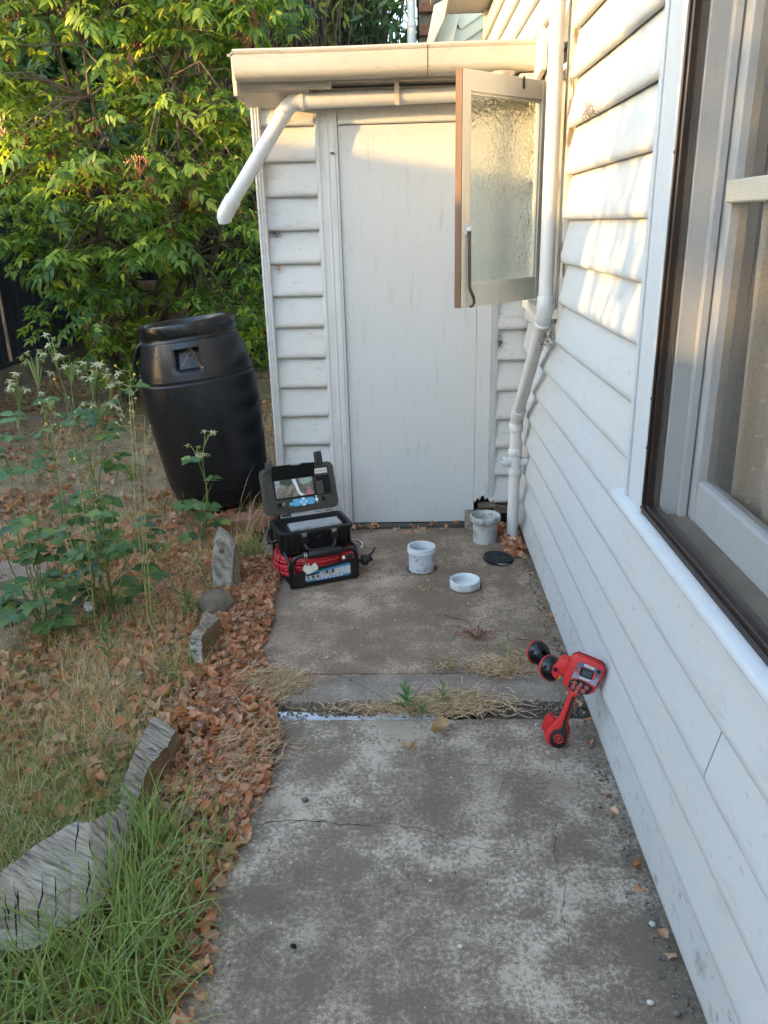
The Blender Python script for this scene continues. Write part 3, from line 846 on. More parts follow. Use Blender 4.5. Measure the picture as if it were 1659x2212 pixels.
def gutter(x0, x1):
    n = 30; V = []; F = []; m = len(gp)
    for i in range(n + 1):
        x = x0 + (x1 - x0) * i / n
        for (y, z) in gp:
            V.append((x, y + 0.002 * noise.noise((x * 3, z * 2, 0)), z + 0.003 * noise.noise((x * 1.6, 0, 0)) + (0.008 * max(0, (x - .44)) if z < 2.1 else 0)))
    for i in range(n):
        for k in range(m): F.append((i * m + k, (i + 1) * m + k, (i + 1) * m + (k + 1) % m, i * m + (k + 1) % m))
    F.append(tuple(range(m - 1, -1, -1))); F.append(tuple(n * m + k for k in range(m)))
    return MB().add(V, F).build('gutter', P_GUT, shed, smooth=35)
g1 = gutter(-0.683, 0.100); g2 = gutter(0.0985, 0.549)
MB(fr((-0.683, 0, 0), (0, 1, 0), (0, 0, 1), (-1, 0, 0))).prism([p for p in gp[:11]], 0, .003).build('gutter_end', P_GUT, g1)
MB().add([(0.0985, p[0] - .0015, p[1] - .001) for p in gp[2:12]] + [(0.1015, p[0] - .0015, p[1] - .001) for p in gp[2:12]], [(i, i + 1, i + 11, i + 10) for i in range(9)]).build('gutter_joint', IRON, g1)
# outlet and corner clutter below the gutter's right end
MB().lathe([(.055, 2.066), (.045, 2.05), (.032, 2.035), (.030, 1.99)], 16, Matrix.Translation((.41, 3.66, 0))).build('outlet', P_FASC, shed, smooth=40)
B('corner_block', 0.47, 0.575, 3.63, 3.74, 1.985, 2.058, P_FASC, shed, .01)
MB(fr((.552, 3.5, 2.02), (0, 1, 0), (0, 0, 1), (-1, 0, 0))).prism([(-.05, .02), (.13, .0), (.16, .12), (.04, .18), (-.05, .14)], 0, .02, .003).build('corner_flashing', P_SASH, shed)
rf = MB().add([(-0.72, 3.66, 2.155), (0.56, 3.66, 2.155), (0.56, 5.7, 2.29), (-0.72, 5.7, 2.29), (-0.72, 3.66, 2.165), (0.56, 3.66, 2.165), (0.56, 5.7, 2.30), (-0.72, 5.7, 2.30)],
              [(3, 2, 1, 0), (4, 5, 6, 7), (0, 1, 5, 4), (1, 2, 6, 5), (2, 3, 7, 6), (3, 0, 4, 7)]).build('roof', ROOFM, shed)

# ------------------------------------------------------------------ pipes on the walls
def collar(mm, p, d, r, h):
    d = Vector(d).normalized(); p = Vector(p); mm.tube([p - d * h / 2, p - d * h * .42, p + d * h * .42, p + d * h / 2], [r * .94, r, r, r * .94], 20)
dp = thing('gutter_downpipe', (-.1, 3.79, 1.99), 'white plastic downpipe under the gutter, angling out past the shed corner', 'pipe')
mm = MB(); mm.tube([(-0.470, 3.79, 1.998), (-0.2, 3.79, 2.003), (0.44, 3.79, 2.012)], .0315, 24); mm.build('horizontal_pipe', P_PIPE, dp, smooth=50)
mm = MB(); mm.tube([(-0.440, 3.79, 1.998), (-0.478, 3.788, 1.994), (-0.502, 3.785, 1.975), (-0.520, 3.782, 1.950)], [.034, .035, .035, .034], 24); collar(mm, (-.437, 3.79, 1.999), (1, 0, 0), .037, .02); collar(mm, (-.522, 3.781, 1.947), (-.32, -.07, -.45), .037, .022); mm.build('elbow', P_PIPE, dp, smooth=50)
mm = MB(); mm.tube([(-0.505, 3.784, 1.970), (-0.775, 3.725, 1.588)], .0315, 24); mm.build('sloping_pipe', P_PIPE, dp, smooth=50)
mm = MB(); collar(mm, (-.768, 3.727, 1.598), (-.27, -.06, -.382), .036, .05); mm.tube([(-.780, 3.723, 1.58), (-.796, 3.720, 1.555), (-.803, 3.722, 1.538), (-.802, 3.728, 1.520)], [.035, .035, .033, .030], 24); mm.build('pipe_end', P_PIPE, dp, smooth=50)
mm = MB(); mm.box(-.037, -.017, 3.735, 3.739, 2.02, 2.085); mm.box(-.037, -.017, 3.752, 3.756, 1.97, 2.03); mm.tube([(-.027, 3.79, 2.005), (-.0275, 3.79, 2.005)], .034, 20); mm.build('bracket', P_FASC, dp, bev=.001)

wp = thing('waste_pipe', (.512, 3.66, 0), 'white painted waste pipe running down the corner with a cranked offset', 'pipe')
r = .0265
mm = MB(); mm.tube([(.520, 3.075, 2.75), (.520, 3.05, 1.22)], r, 20); mm.build('upper_pipe', P_PIPE, wp, smooth=50)
mm = MB(); collar(mm, (.520, 3.05, 1.205), (0, 0, 1), .031, .05); mm.tube([(.520, 3.05, 1.19), (.520, 3.055, 1.165), (.519, 3.075, 1.14), (.519, 3.09, 1.12)], .0305, 20); collar(mm, (.519, 3.088, 1.123), (0, .52, -.55), .034, .03); mm.build('upper_elbow', P_PIPE, wp, smooth=50)
mm = MB(); mm.tube([(.519, 3.08, 1.13), (.513, 3.62, .655)], r, 20); mm.build('offset_pipe', P_PIPE, wp, smooth=50)
mm = MB(); collar(mm, (.5135, 3.605, .668), (0, .54, -.475), .033, .03); mm.tube([(.513, 3.61, .66), (.513, 3.645, .625), (.512, 3.66, .59), (.512, 3.66, .56)], .0305, 20); collar(mm, (.512, 3.66, .575), (0, 0, 1), .033, .04); mm.build('lower_elbow', P_PIPE, wp, smooth=50)
mm = MB(); mm.tube([(.512, 3.66, .57), (.512, 3.66, .45)], r, 20); mm.tube([(.512, 3.66, .36), (.508, 3.66, -.02)], r, 20); mm.build('lower_pipe', P_PIPE, wp, smooth=50)
mm = MB(); mm.tube([(.512, 3.66, .47), (.512, 3.66, .34)], .030, 20); collar(mm, (.512, 3.66, .455), (0, 0, 1), .033, .035); collar(mm, (.512, 3.66, .355), (0, 0, 1), .033, .035)
mm.tube([(.455, 3.655, .405), (.57, 3.665, .405)], .022, 18); mm.tube([(.452, 3.655, .405), (.468, 3.656, .405)], .026, 12); mm.build('tee', P_PIPE, wp, smooth=50)
mm = MB(); mm.tube([(.441, 3.655, .405), (.453, 3.655, .405)], .009, 6); mm.build('plug', P_PIPE, wp, smooth=40)
# ------------------------------------------------------------------ black drum
def make_barrel():
    loc = Vector((-1.075, 4.30, 0.035))
    top = Vector((-1.185, 4.315, 1.02))
    ax = (top - loc).normalized(); xa = Vector((1, 0, 0)); xa = (xa - ax * xa.dot(ax)).normalized(); ya = ax.cross(xa)
    M = fr(loc, xa, ya, ax)
    b = thing('plastic_drum', loc, 'tall open black plastic drum leaning to the left on bricks', 'drum')
    prof = [(0.0, .004), (.20, .0), (.238, .004), (.250, .015), (.257, .03), (.271, .10), (.277, .105), (.290, .22), (.300, .36), (.309, .48), (.312, .58), (.311, .66), (.309, .70), (.305, .705), (.304, .715), (.306, .72),
            (.302, .745), (.293, .79), (.281, .84), (.270, .88), (.263, .905), (.260, .915), (.256, .918), (.252, .925), (.250, .935), (.247, .99), (.232, .99), (.230, .90), (.25, .84), (.28, .70), (.285, .4), (.24, .06), (0.0, .05)]
    # finer shoulder so the hand-hold can be pressed in
    fine = []
    for (r0, z0), (r1, z1) in zip(prof[:-1], prof[1:]):
        k = 5 if (0.70 <= z0 < 0.92 and 0.70 < z1 <= 0.93 and r0 > .255 and r1 > .25) else 1
        for i in range(k): fine.append((r0 + (r1 - r0) * i / k, z0 + (z1 - z0) * i / k))
    fine.append(prof[-1])
    cut = len([1 for i, (r0, z0) in enumerate(fine)])
    def press(p, t, r0, z0):
        if r0 < .24 or z0 < .74 or z0 > .915: return p
        for t0 in (-1.42, -1.42 + math.pi):
            da = (t - t0 + math.pi) % (2 * math.pi) - math.pi
            sx = 1 - max(0, min(1, (abs(da) - .19) / .05)); zc = (z0 - .825)
            sz = 1 - max(0, min(1, (abs(zc) - .045) / .012))
            k = sx * sz
            if k > 0:
                f = 1 - (.045 * k * (1.0 - .35 * (0.045 - zc) / .09)) / r0
                p = Vector((p.x * f, p.y * f, p.z))
        return p
    mm = MB(); mm.lathe(fine, 160, M, press); mm.build('shell', BARREL, b, smooth=32)
    mm = MB(); mm.lathe([(.248, .938), (.262, .940), (.264, .946), (.264, .995), (.260, 1.004), (.250, 1.008), (.236, 1.006), (.230, .998), (.230, .96)], 96, M)
    rim = mm.build('rim', BLKGL, b, smooth=40)
    for i in range(16):
        t = i * math.pi / 8 + .1
        c = Vector((math.cos(t) * .2645, math.sin(t) * .2645, 0)); tn = Vector((-math.sin(t), math.cos(t), 0))
        q = MB(M); q.add([c - tn * .003 + Vector((0, 0, z)) for z in (.948, .993)] + [c + tn * .003 + Vector((0, 0, z)) for z in (.993, .948)] + [(c - tn * .003) * 1.006 + Vector((0, 0, z)) for z in (.948, .993)] + [(c + tn * .003) * 1.006 + Vector((0, 0, z)) for z in (.993, .948)],
                         [(0, 1, 2, 3), (4, 7, 6, 5), (0, 4, 5, 1), (1, 5, 6, 2), (2, 6, 7, 3), (3, 7, 4, 0)])
        q.build('rim_rib', BLKPL, rim)
    for sgn, t in ((1, math.pi),):
        d = Vector((math.cos(t), math.sin(t), 0)); q = MB(M)
        q.tube([d * .262 + Vector((0, 0, .915)), d * .30 + Vector((0, 0, .89)), d * .335 + Vector((0, 0, .82)), d * .338 + Vector((0, 0, .74)), d * .308 + Vector((0, 0, .70))], [.012, .013, .013, .012, .010], 8)
        q.build('side_handle', BARREL, b, smooth=50)
    web = MB(M); t0 = -1.36
    for i in range(14):
        a = Vector((.255 * math.cos(t0 + random.uniform(-.07, .07)), .262 * math.sin(t0), .86 + random.uniform(-.03, .02))); pts = [a]
        for _ in range(3): pts.append(pts[-1] + Vector((random.uniform(-.02, .02), random.uniform(-.012, .012), random.uniform(-.025, .012))))
        web.tube(pts, .0009, 3, False)
    web.build('cobweb', STRAW, b)
make_barrel()

def brick_thing(loc, rz, rx, label, mat=BRICK, size=(.23, .11, .076), cat='brick', name='brick'):
    h = [s / 2 for s in size]; mm = MB(); n = 5; V = []
    mm.box(-h[0], h[0], -h[1], h[1], -h[2], h[2])
    o = mm.build(name, mat, None, bev=.006, mtx=Matrix.Translation(loc) @ Matrix.Rotation(rz, 4, 'Z') @ Matrix.Rotation(rx, 4, 'X'))
    return tag(o, label, cat, 'loose bricks and pavers')
brick_thing((-.885, 3.86, .035), RAD(18), 0, 'red brick lying flat against the foot of the black drum')
brick_thing((-.735, 3.90, .045), RAD(78), RAD(8), 'red brick standing end on between the drum and the equipment case', size=(.2, .1, .10))
brick_thing((-1.90, 3.30, .0), RAD(20), RAD(3), 'brown stone paver half hidden under leaves beside the rose bush', PAVER, (.40, .22, .05), 'paver', 'paver')
brick_thing((-3.1, 6.6, .0), RAD(35), 0, 'brown paver far back on the leaf covered ground', PAVER, (.45, .25, .05), 'paver', 'paver')
brick_thing((-1.72, 2.93, .0), RAD(-12), RAD(4), 'dark broken paver at the left edge in front of the rose bush', simple('dark_paver', (.08, .06, .055), (.13, .10, .09), 14, .9, .5), (.2, .16, .05), 'paver', 'paver')

# ------------------------------------------------------------------ drain pieces
r = .058
pv = thing('threaded_drain_pipe', (.053, 3.325, 0), 'short grey plastic drain pipe with threaded rim standing up from the concrete', 'drain pipe')
M = Matrix.Translation((.053, 3.325, 0))
MB().lathe([(.058, -.02), (.058, .085), (.0525, .085), (.0525, -.02)], 48, M).build('stub', PVC, pv, smooth=40)
th = [(.0585, .084), (.0625, .086)]
for i in range(4): th += [(.0635, .089 + i * .006), (.0610, .0915 + i * .006), (.0635, .0945 + i * .006)]
th += [(.0625, .1125), (.0545, .113), (.0535, .108), (.0535, .06)]
MB().lathe(th, 48, M).build('thread', PVCW, pv, smooth=60)
MB().lathe([(.001, .012), (.0525, .012)], 48, M).build('pipe_floor', PVC, pv)
MB().lathe([(.0582, -.001), (.064, .002), (.067, .0005), (.073, -.002)], 48, M, lambda p, t, r0, z0: p * (1 + .05 * noise.noise((math.cos(t) * 4, math.sin(t) * 4, 0))) if r0 > .06 else p).build('dirt_ring', SOIL, pv)

cp = thing('screw_cap', (.238, 3.125, 0), 'white plastic screw cap lying upside down on the concrete', 'pipe cap')
M = Matrix.Translation((.238, 3.125, .001))
pr = [(.0005, .004), (.057, .004), (.0575, .008)]
for i in range(4): pr += [(.0565, .011 + i * .006), (.0590, .014 + i * .006)]
pr += [(.0600, .036), (.0615, .038), (.0645, .037), (.0655, .034), (.0655, .004), (.062, 0), (.0005, 0)]
cpm = MB().lathe(pr, 56, M).build('cap_body', PVCW, cp, smooth=50)
for i in range(8):
    t = i * math.pi / 4 + .3; c = Vector((math.cos(t), math.sin(t), 0))
    MB(M).tube([c * .066 + Vector((0, 0, .002)), c * .066 + Vector((0, 0, .036))], .0022, 6).build('grip_rib', PVCW, cpm)

gu = thing('gully_riser', (.375, 3.655, 0), 'old grey plastic gully riser with a wide collar near the door foot', 'drain pipe')
M = Matrix.Translation((.375, 3.655, 0))
MB().lathe([(.058, -.02), (.058, .055), (.0605, .056), (.0605, .112), (.047, .112), (.046, -.02)], 44, M).build('riser', PVCG, gu, smooth=40)
MB().lathe([(.0595, .098), (.069, .102), (.0755, .110), (.0765, .128), (.0745, .136), (.069, .1375), (.0665, .134), (.064, .122), (.048, .118), (.046, .08)], 52, M).build('collar', PVCG, gu, smooth=40)
dm = MB(); 
for i in range(60):
    t = random.uniform(0, 2 * math.pi); rr = random.uniform(.052, .066); dm.ball((.375 + rr * math.cos(t), 3.655 + rr * math.sin(t), .1205), random.uniform(.0015, .0035), 5, 3)
dm.build('dirt_crumbs', SOIL, gu); gu.children[-1]['kind'] = 'stuff'

LITBAR = simple('lit_bar_plastic', (.03, .03, .031), (.042, .042, .042), 30, .35)  # bars coloured paler than the rim, standing in for light they catch
gr = thing('floor_grate', (.414, 3.41, 0), 'black round plastic drain grate lying on the concrete by the corner', 'grate')
GT = Matrix.Translation((.414, 3.41, .003)) @ Matrix.Rotation(RAD(4), 4, 'Y')
MB().lathe([(.064, .013), (.067, .016), (.070, .014), (.071, .010), (.070, 0), (.060, 0), (.060, .004), (.058, .004), (.058, .011), (.064, .013)], 56, GT).build('rim', BLKPL, gr, smooth=40)
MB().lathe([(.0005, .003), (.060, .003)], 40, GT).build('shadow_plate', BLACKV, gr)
RZ = Matrix.Rotation(RAD(38), 4, 'Z')
for ax_ in (0, 1):
    for i in range(-3, 4):
        q = i * .0125; hl = math.sqrt(max(0.0, .062 ** 2 - q * q)) if abs(i) < 3 else math.sqrt(.062 ** 2 - q * q)
        mm = MB(GT @ RZ)
        if ax_ == 0: mm.box(-hl, hl, q - .0016, q + .0016, .004, .0125)
        else: mm.box(q - .0016, q + .0016, -hl, hl, .004, .0118)
        mm.build('bar', LITBAR, gr)
def text(name, body, size, M, mat, parent, ext=.0003, shear=0.0, bold=0.0):
    cu = bpy.data.curves.new(name, 'FONT'); cu.body = body; cu.size = size; cu.align_x = 'CENTER'; cu.align_y = 'CENTER'; cu.extrude = ext; cu.shear = shear; cu.offset = bold
    cu.materials.append(mat); cu.resolution_u = 2
    o = bpy.data.objects.new(name, cu); COL.objects.link(o)
    dg = bpy.context.evaluated_depsgraph_get(); me = bpy.data.meshes.new_from_object(o.evaluated_get(dg)); bpy.data.objects.remove(o)
    return link_mesh(name, me, mat, parent, M)
def on_cyl(body, R_, t0, z, size, M, mat, parent, name):
    step = size * .78
    for i, ch in enumerate(body):
        t = t0 + (i - (len(body) - 1) / 2) * step / R_
        d = Vector((math.cos(t), math.sin(t), 0)); u = Vector((-math.sin(t), math.cos(t), 0))
        text(name, ch, size, M @ fr(d * R_ + Vector((0, 0, z)), u, Vector((0, 0, 1)), d), mat, parent)
on_cyl('VDG00', .0718, -1.42, .0068, .012, GT, WHITEP, gr, 'lettering')

# ------------------------------------------------------------------ pipe inspection camera
YAW = RAD(22.5)
CA = Vector((math.cos(YAW), math.sin(YAW), 0)); CBv = Vector((-math.sin(YAW), math.cos(YAW), 0)); CZ = Vector((0, 0, 1))
CO = Vector((-.522, 3.115, 0))
CF = fr(CO, CA, CBv, CZ)             # local x to the right along the front, y to the back, z up
ic = thing('inspection_camera', CO, 'black pipe inspection camera with open monitor case on a reel of red cable', 'inspection camera')
def ct(name, pts, r_, mat, seg=12, smooth=50, parent=None): return MB(CF).tube(pts, r_, seg).build(name, mat, parent or ic, smooth=smooth)
def cb(name, a, mat, bev=.003, parent=None): return MB(CF).box(*a).build(name, mat, parent or ic, bev=bev)
# base tray and tubular frame
MB(CF).prism([(0, .0), (.305, .0), (.315, .015), (.315, .29), (.30, .305), (.01, .305), (0, .29)], .012, .022, .003).build('base_tray', BLKPL, ic)
for x in (.012, .303):
    for y in (.014, .285):
        ct('rubber_foot', [(x, y, 0), (x, y, .014)], .011, BLKPL)
fp = [(.006, -.006), (.300, -.006), (.312, .006), (.312, .085), (.285, .088), (.16, .074), (.03, .058), (.006, .058)]
MB(fr(CO, CA, CZ, -CBv) @ Matrix.Identity(4)).prism([(x, z + .012) for x, z in fp], -.004, .006, .003).build('front_panel', BLKPL, ic)
fr1 = ct('frame_tube', [(.006, .0, .012), (.008, -.002, .10), (.012, -.002, .125), (.024, -.002, .142), (.045, -.002, .150), (.27, -.002, .150), (.290, -.002, .146), (.302, -.002, .132), (.306, -.002, .112), (.308, .0, .012)], .0095, BLKGL, 14)
ct('handle_grip', [(.088, -.002, .150), (.092, -.002, .150), (.232, -.002, .150), (.236, -.002, .150)], [.0155, .0175, .0175, .0155], BLKPL, 20)
ct('frame_tube', [(.006, .0, .02), (.004, .01, .11), (.0, .03, .135), (-.002, .06, .15), (-.002, .26, .15), (.0, .285, .13), (.004, .295, .02)], .0085, BLKGL, 12)
ct('frame_tube', [(.308, .0, .02), (.312, .01, .11), (.314, .03, .135), (.314, .26, .15), (.312, .285, .13), (.310, .295, .02)], .0085, BLKGL, 12)
# sticker on the front panel
SF = fr(CO + CZ * .012 - CBv * .0065, CA, CZ, -CBv)
stk = MB(SF).prism([(.072, .014), (.268, .014), (.274, .020), (.274, .068), (.268, .072), (.072, .056), (.066, .050), (.066, .020)], 0, .0008).build('sticker', GREYP, ic)
MB(SF).prism([(.067, .047), (.2735, .062), (.2735, .069), (.268, .0725), (.072, .0565), (.067, .052)], .0008, .0012).build('blue_band', BLUEL, stk)
MB(SF).prism([(.072, .0135), (.268, .0135), (.273, .019), (.273, .024), (.067, .022), (.067, .018)], .0008, .0012).build('blue_band', BLUEL, stk)
MB(SF).prism([(.071, .041), (.13, .045), (.133, .048), (.13, .0515), (.071, .047)], .0008, .0013).build('print_bar', BLACKV, stk)
for i in range(7): MB(SF).box(.118 + i * .018, .130 + i * .018, .0165 + i * .0003, .0205 + i * .0003, .0012, .0015).build('print_block', WHITEP, stk)
for i in range(5):
    MB(SF).box(.075 + i * .011, .084 + i * .011, .027, .037 + (i % 3) * .002, .0008, .0012).build('print_block', GREYP if i % 2 else OLIVE, stk)
for i in range(4): MB(SF).box(.145 + i * .014, .156 + i * .014, .036 + (i % 2) * .003, .052 + (i % 2) * .004, .0008, .0012).build('print_block', OLIVE if i % 2 else PVCG, stk)
for i in range(5): MB(SF).box(.208 + i * .0125, .2175 + i * .0125, .034, .057 + i * .001, .0008, .0012).build('print_block', GREYP if i % 2 else PVCW, stk)
# coil of red push rod
CCX, CCY = .155, .148
for row in range(8):
    R_ = .158 + .010 * math.sin((row + .6) / 8 * math.pi) + .003 * math.sin(row * 2.1); z0 = .036 + row * .0118; ph = row * 1.9
    pts = [(CCX + (R_ + .0015 * math.sin(3 * t + ph)) * math.cos(t) * 1.10, CCY + (R_ * .80 + .0015 * math.cos(2 * t + ph)) * math.sin(t), z0 + .004 * math.sin(t + ph)) for t in [2 * math.pi * i / 56 for i in range(57)]]
    ct('cable_turn', pts, .0055, REDCB, 10)
for row in range(7):
    R_ = .148; z0 = .042 + row * .0118
    pts = [(CCX + R_ * math.cos(t) * 1.10, CCY + R_ * .80 * math.sin(t), z0) for t in [2 * math.pi * i / 40 for i in range(41)]]
    ct('cable_turn', pts, .0055, REDCB, 8)
for t in (3.55, 4.05, 5.15, 2.6):
    c, s = math.cos(t), math.sin(t); ring = []
    for q in range(17):
        a = q / 16 * 2 * math.pi; rr = .160 + .020 * math.cos(a); ring.append((CCX + rr * c * 1.10, CCY + rr * s * .80, .076 + .052 * math.sin(a)))
    ct('cable_tie', ring, .0018, BLACKV, 5)
# folded side handle, knob, hook
ct('side_handle', [(-.028, .19, .225), (-.045, .185, .22), (-.052, .17, .19), (-.052, .13, .185), (-.045, .105, .19), (-.022, .10, .20)], .008, BLKPL, 10)
coil = [(-.040 + .008 * math.cos(t), .235 - t * .0016, .215 - t * .0009 + .008 * math.sin(t)) for t in [i * .5 for i in range(90)]]
ct('curly_lead', coil, .0022, BLKPL, 5)
ct('clamp_knob', [(.325, .05, .062), (.345, .045, .062), (.346, .045, .062), (.372, .042, .060), (.374, .042, .060)], [.007, .008, .026, .026, .020], BLKPL, 10)
kn = ct('clamp_knob', [(.372, .042, .06), (.395, .04, .065)], [.016, .012], BLKPL, 8)
ct('clamp_lever', [(.380, .04, .078), (.400, .036, .098), (.408, .034, .118)], [.007, .005, .004], BLKPL, 8)
ct('hook', [(.305, .12, .135), (.335, .112, .137), (.352, .10, .136), (.362, .082, .128), (.358, .068, .116), (.345, .064, .112)], [.005, .0055, .0062, .0062, .006, .005], CHROME, 10)
ct('hook_lead', [(.27, .16, .14), (.29, .13, .14), (.312, .118, .137)], .005, REDCB, 8)
ct('hook_socket', [(.298, .128, .137), (.318, .118, .138)], .0085, BLKPL, 10)
# split ring and paper tag
for dx in (.066, .074):
    ct('key_ring', [(dx + .002 * math.sin(a), -.002 + .0175 * math.cos(a), .143 + .022 * math.sin(a)) for a in [i * math.pi / 8 for i in range(17)]], .0016, SILVER, 6)
tg = fr(CO + CA * .052 - CBv * .026 + CZ * .078, CA, (CZ * .97 + CBv * .2).normalized(), (-CBv * .97 + CZ * .2).normalized())
MB(tg).prism([(.0, .018), (.008, .036), (.028, .042), (.036, .026), (.055, .040), (.062, .036), (.070, .018), (.068, .008), (.024, -.006), (.014, -.002)], 0, .0012).build('paper_tag', PAPERW, ic)
MB(tg).tube([(.022, .036, .0015), (.022, .036, .004)], .004, 10).build('tag_hole', BLACKV, ic)
ct('camera_head', [(.238, -.012, .115), (.248, -.012, .116)], .008, WHITEP, 10)
ct('camera_body', [(.248, -.012, .116), (.285, -.010, .122)], .008, BLKPL, 10)
# the case: lower shell
LX0, LX1, LY0, LY1, LZ0, LZ1 = -.018, .312, .055, .245, .135, .243
def rrect(x0, x1, y0, y1, c): return [(x0 + c, y0), (x1 - c, y0), (x1 - c * .3, y0 + c * .3), (x1, y0 + c), (x1, y1 - c), (x1 - c * .3, y1 - c * .3), (x1 - c, y1), (x0 + c, y1), (x0 + c * .3, y1 - c * .3), (x0, y1 - c), (x0, y0 + c), (x0 + c * .3, y0 + c * .3)]
def shell(name, F_, x0, x1, y0, y1, z0, z1, wall, floor, mat, parent, taper=.012):
    o0 = rrect(x0 + taper, x1 - taper, y0 + taper, y1 - taper, .018); o1 = rrect(x0, x1, y0, y1, .022); i1 = rrect(x0 + wall, x1 - wall, y0 + wall, y1 - wall, .016); i0 = rrect(x0 + wall + .004, x1 - wall - .004, y0 + wall + .004, y1 - wall - .004, .016)
    fl = rrect(x0 - .006, x1 + .006, y0 - .006, y1 + .006, .024)
    L = [(o0, z0), (o1, z1 - .016), (fl, z1 - .013), (fl, z1 - .002), (o1, z1), (i1, z1), (i0, floor)]
    n = len(o0); V = [(p[0], p[1], z) for P, z in L for p in P]
    Fc = [(a * n + k_, a * n + (k_ + 1) % n, (a + 1) * n + (k_ + 1) % n, (a + 1) * n + k_) for a in range(len(L) - 1) for k_ in range(n)]
    Fc += [tuple(range(n - 1, -1, -1)), tuple((len(L) - 1) * n + k_ for k_ in range(n))]
    return MB(F_).add(V, Fc).build(name, mat, parent, smooth=30)
low = shell('case_bottom', CF, LX0, LX1, LY0, LY1, LZ0, LZ1, .012, LZ1 - .020, BLKPL, ic)
# keyboard with separate keys
cb('keyboard_tray', (.030, .278, .072, .168, LZ1 - .018, LZ1 - .006), BLKPL, .002, low)
kb = cb('keyboard', (.040, .270, .080, .160, LZ1 - .006, LZ1 + .002), PVCG, .002, low)
kmesh = MB().box(-.0072, .0072, -.0055, .0055, 0, .003).mesh('key'); kmesh.materials.append(KEYM)
for rw in range(6):
    nk = 14
    for q in range(nk):
        if rw == 0 and 4 <= q <= 8: continue
        o = link_mesh('key', kmesh, None, kb, CF @ Matrix.Translation((.050 + q * .0163 + (rw % 3) * .0012 - .001, .0875 + rw * .0132, LZ1 + .002)))
o = MB(CF).box(.112, .188, .082, .093, LZ1 + .002, LZ1 + .005).build('space_bar', KEYM, kb)
# front latches, carrying handle, ribs
for x in (.085, .222):
    la = cb('latch', (x - .018, x + .018, LY0 - .016, LY0 - .004, LZ0 + .052, LZ1 - .004), BLKPL, .003, low)
    cb('latch_plate', (x - .010, x + .010, LY0 - .0185, LY0 - .014, LZ1 - .022, LZ1 - .006), SILVER, .002, low)
ct('carry_handle', [(.085, LY0 - .012, .185), (.090, LY0 - .024, .168), (.108, LY0 - .032, .156), (.205, LY0 - .032, .156), (.219, LY0 - .024, .168), (.224, LY0 - .012, .185)], [.006, .008, .009, .009, .008, .006], BLKPL, 10, parent=low)
cb('handle_insert', (.115, .198, LY0 - .0415, LY0 - .038, .152, .160), SILVER, .002, low)
for x in (.005, .035, .060, .255, .28, .298): cb('rib', (x - .003, x + .003, LY0 - .003, LY0 + .012, LZ0 + .004, LZ1 - .018), BLKPL, .001, low)
ct('vent_plug', [(.153, LY0 - .001, .212), (.153, LY0 - .010, .212)], .012, BLKPL, 16, parent=low)
for x in (.006, .290): cb('rib', (-.020, -.010, x * .6 + .07, x * .6 + .078, LZ0 + .01, LZ1 - .018), BLKPL, .001, low)
# lid, standing open behind
TL = RAD(22)
lu = (CZ * math.cos(TL) + CBv * math.sin(TL)).normalized(); ln = (-CBv * math.cos(TL) + CZ * math.sin(TL)).normalized()
LF = fr(CO + CBv * .262 + CZ * .262 - CA * .006, CA, lu, ln)     # x right, y up the lid, z out of the panel
def lb(name, a, mat, bev=.002, parent=None): return MB(LF).box(*a).build(name, mat, parent or lid, bev=bev)
lid = shell('case_lid', LF, -.022, .318, 0, .205, -.050, .0, .012, -.010, OLIVE, ic)
panel = MB(LF).prism(rrect(-.008, .304, .014, .192, .014), -.010, -.006, .001).build('control_panel', OLIVE, lid)
lb('screen_bezel', (.030, .222, .062, .180, -.006, -.001), BLACKV, .002)
scr = lb('screen', (.036, .216, .068, .150, -.001, .0008), SCREEN, 0)
# picture reflected and shown on the screen: darker and lighter streaks as thin print
for pts, mt in (([(.118, .149), (.135, .149), (.150, .085), (.166, .072), (.150, .0685), (.138, .085), (.128, .12)], WHITEP), ([(.176, .069), (.214, .069), (.205, .085), (.19, .098), (.182, .09)], simple('pink_print', (.5, .16, .22), None, rough=.15)),
               ([(.15, .149), (.205, .149), (.2, .125), (.17, .118), (.155, .128)], simple('leafy_print', (.20, .30, .22), (.45, .5, .5), 120, rough=.12)), ([(.06, .149), (.112, .149), (.12, .128), (.10, .12), (.062, .132)], simple('dark_print', (.03, .05, .035), (.08, .10, .07), 120, rough=.1)),
               ([(.04, .07), (.07, .07), (.10, .115), (.085, .12)], simple('tan_print', (.24, .19, .13), (.14, .11, .08), 90, rough=.12)), ([(.085, .07), (.11, .07), (.128, .10), (.118, .11)], simple('tan_print_b', (.10, .08, .06), (.2, .17, .12), 90, rough=.12))):
    MB(LF).prism(pts, .0008, .0011).build('screen_picture', mt, scr)
VM = fr(LF @ Vector((.036, .152, .002)), CA, (lu * .75 - (-ln) * .62).normalized(), CA.cross((lu * .75 + ln * .62).normalized()))
hd = MB(VM).prism([(-.012, 0), (.190, 0), (.190, .076), (.125, .080), (.115, .074), (.085, .074), (.075, .080), (-.012, .080)], 0, .0025).build('sun_hood', BLACKV, lid)
MB(VM).prism([(.076, .077), (.086, .0735), (.114, .0735), (.124, .077), (.112, .082), (.088, .082)], .0, .0027).build('thumb_notch', PVCG, hd)
lb('compartment', (.232, .298, .060, .150, -.0055, -.0045), BLACKV, .001)
lb('compartment_flap', (.228, .262, .062, .125, -.0045, .002), OLIVE, .002)
lb('label', (.232, .292, .160, .184, -.0055, -.004), PAPERW, 0)
for i in range(9): lb('label_print', (.240 + i * .005, .2425 + i * .005, .168, .175, -.004, -.0037), GREYP if i % 2 else BLACKV, 0)
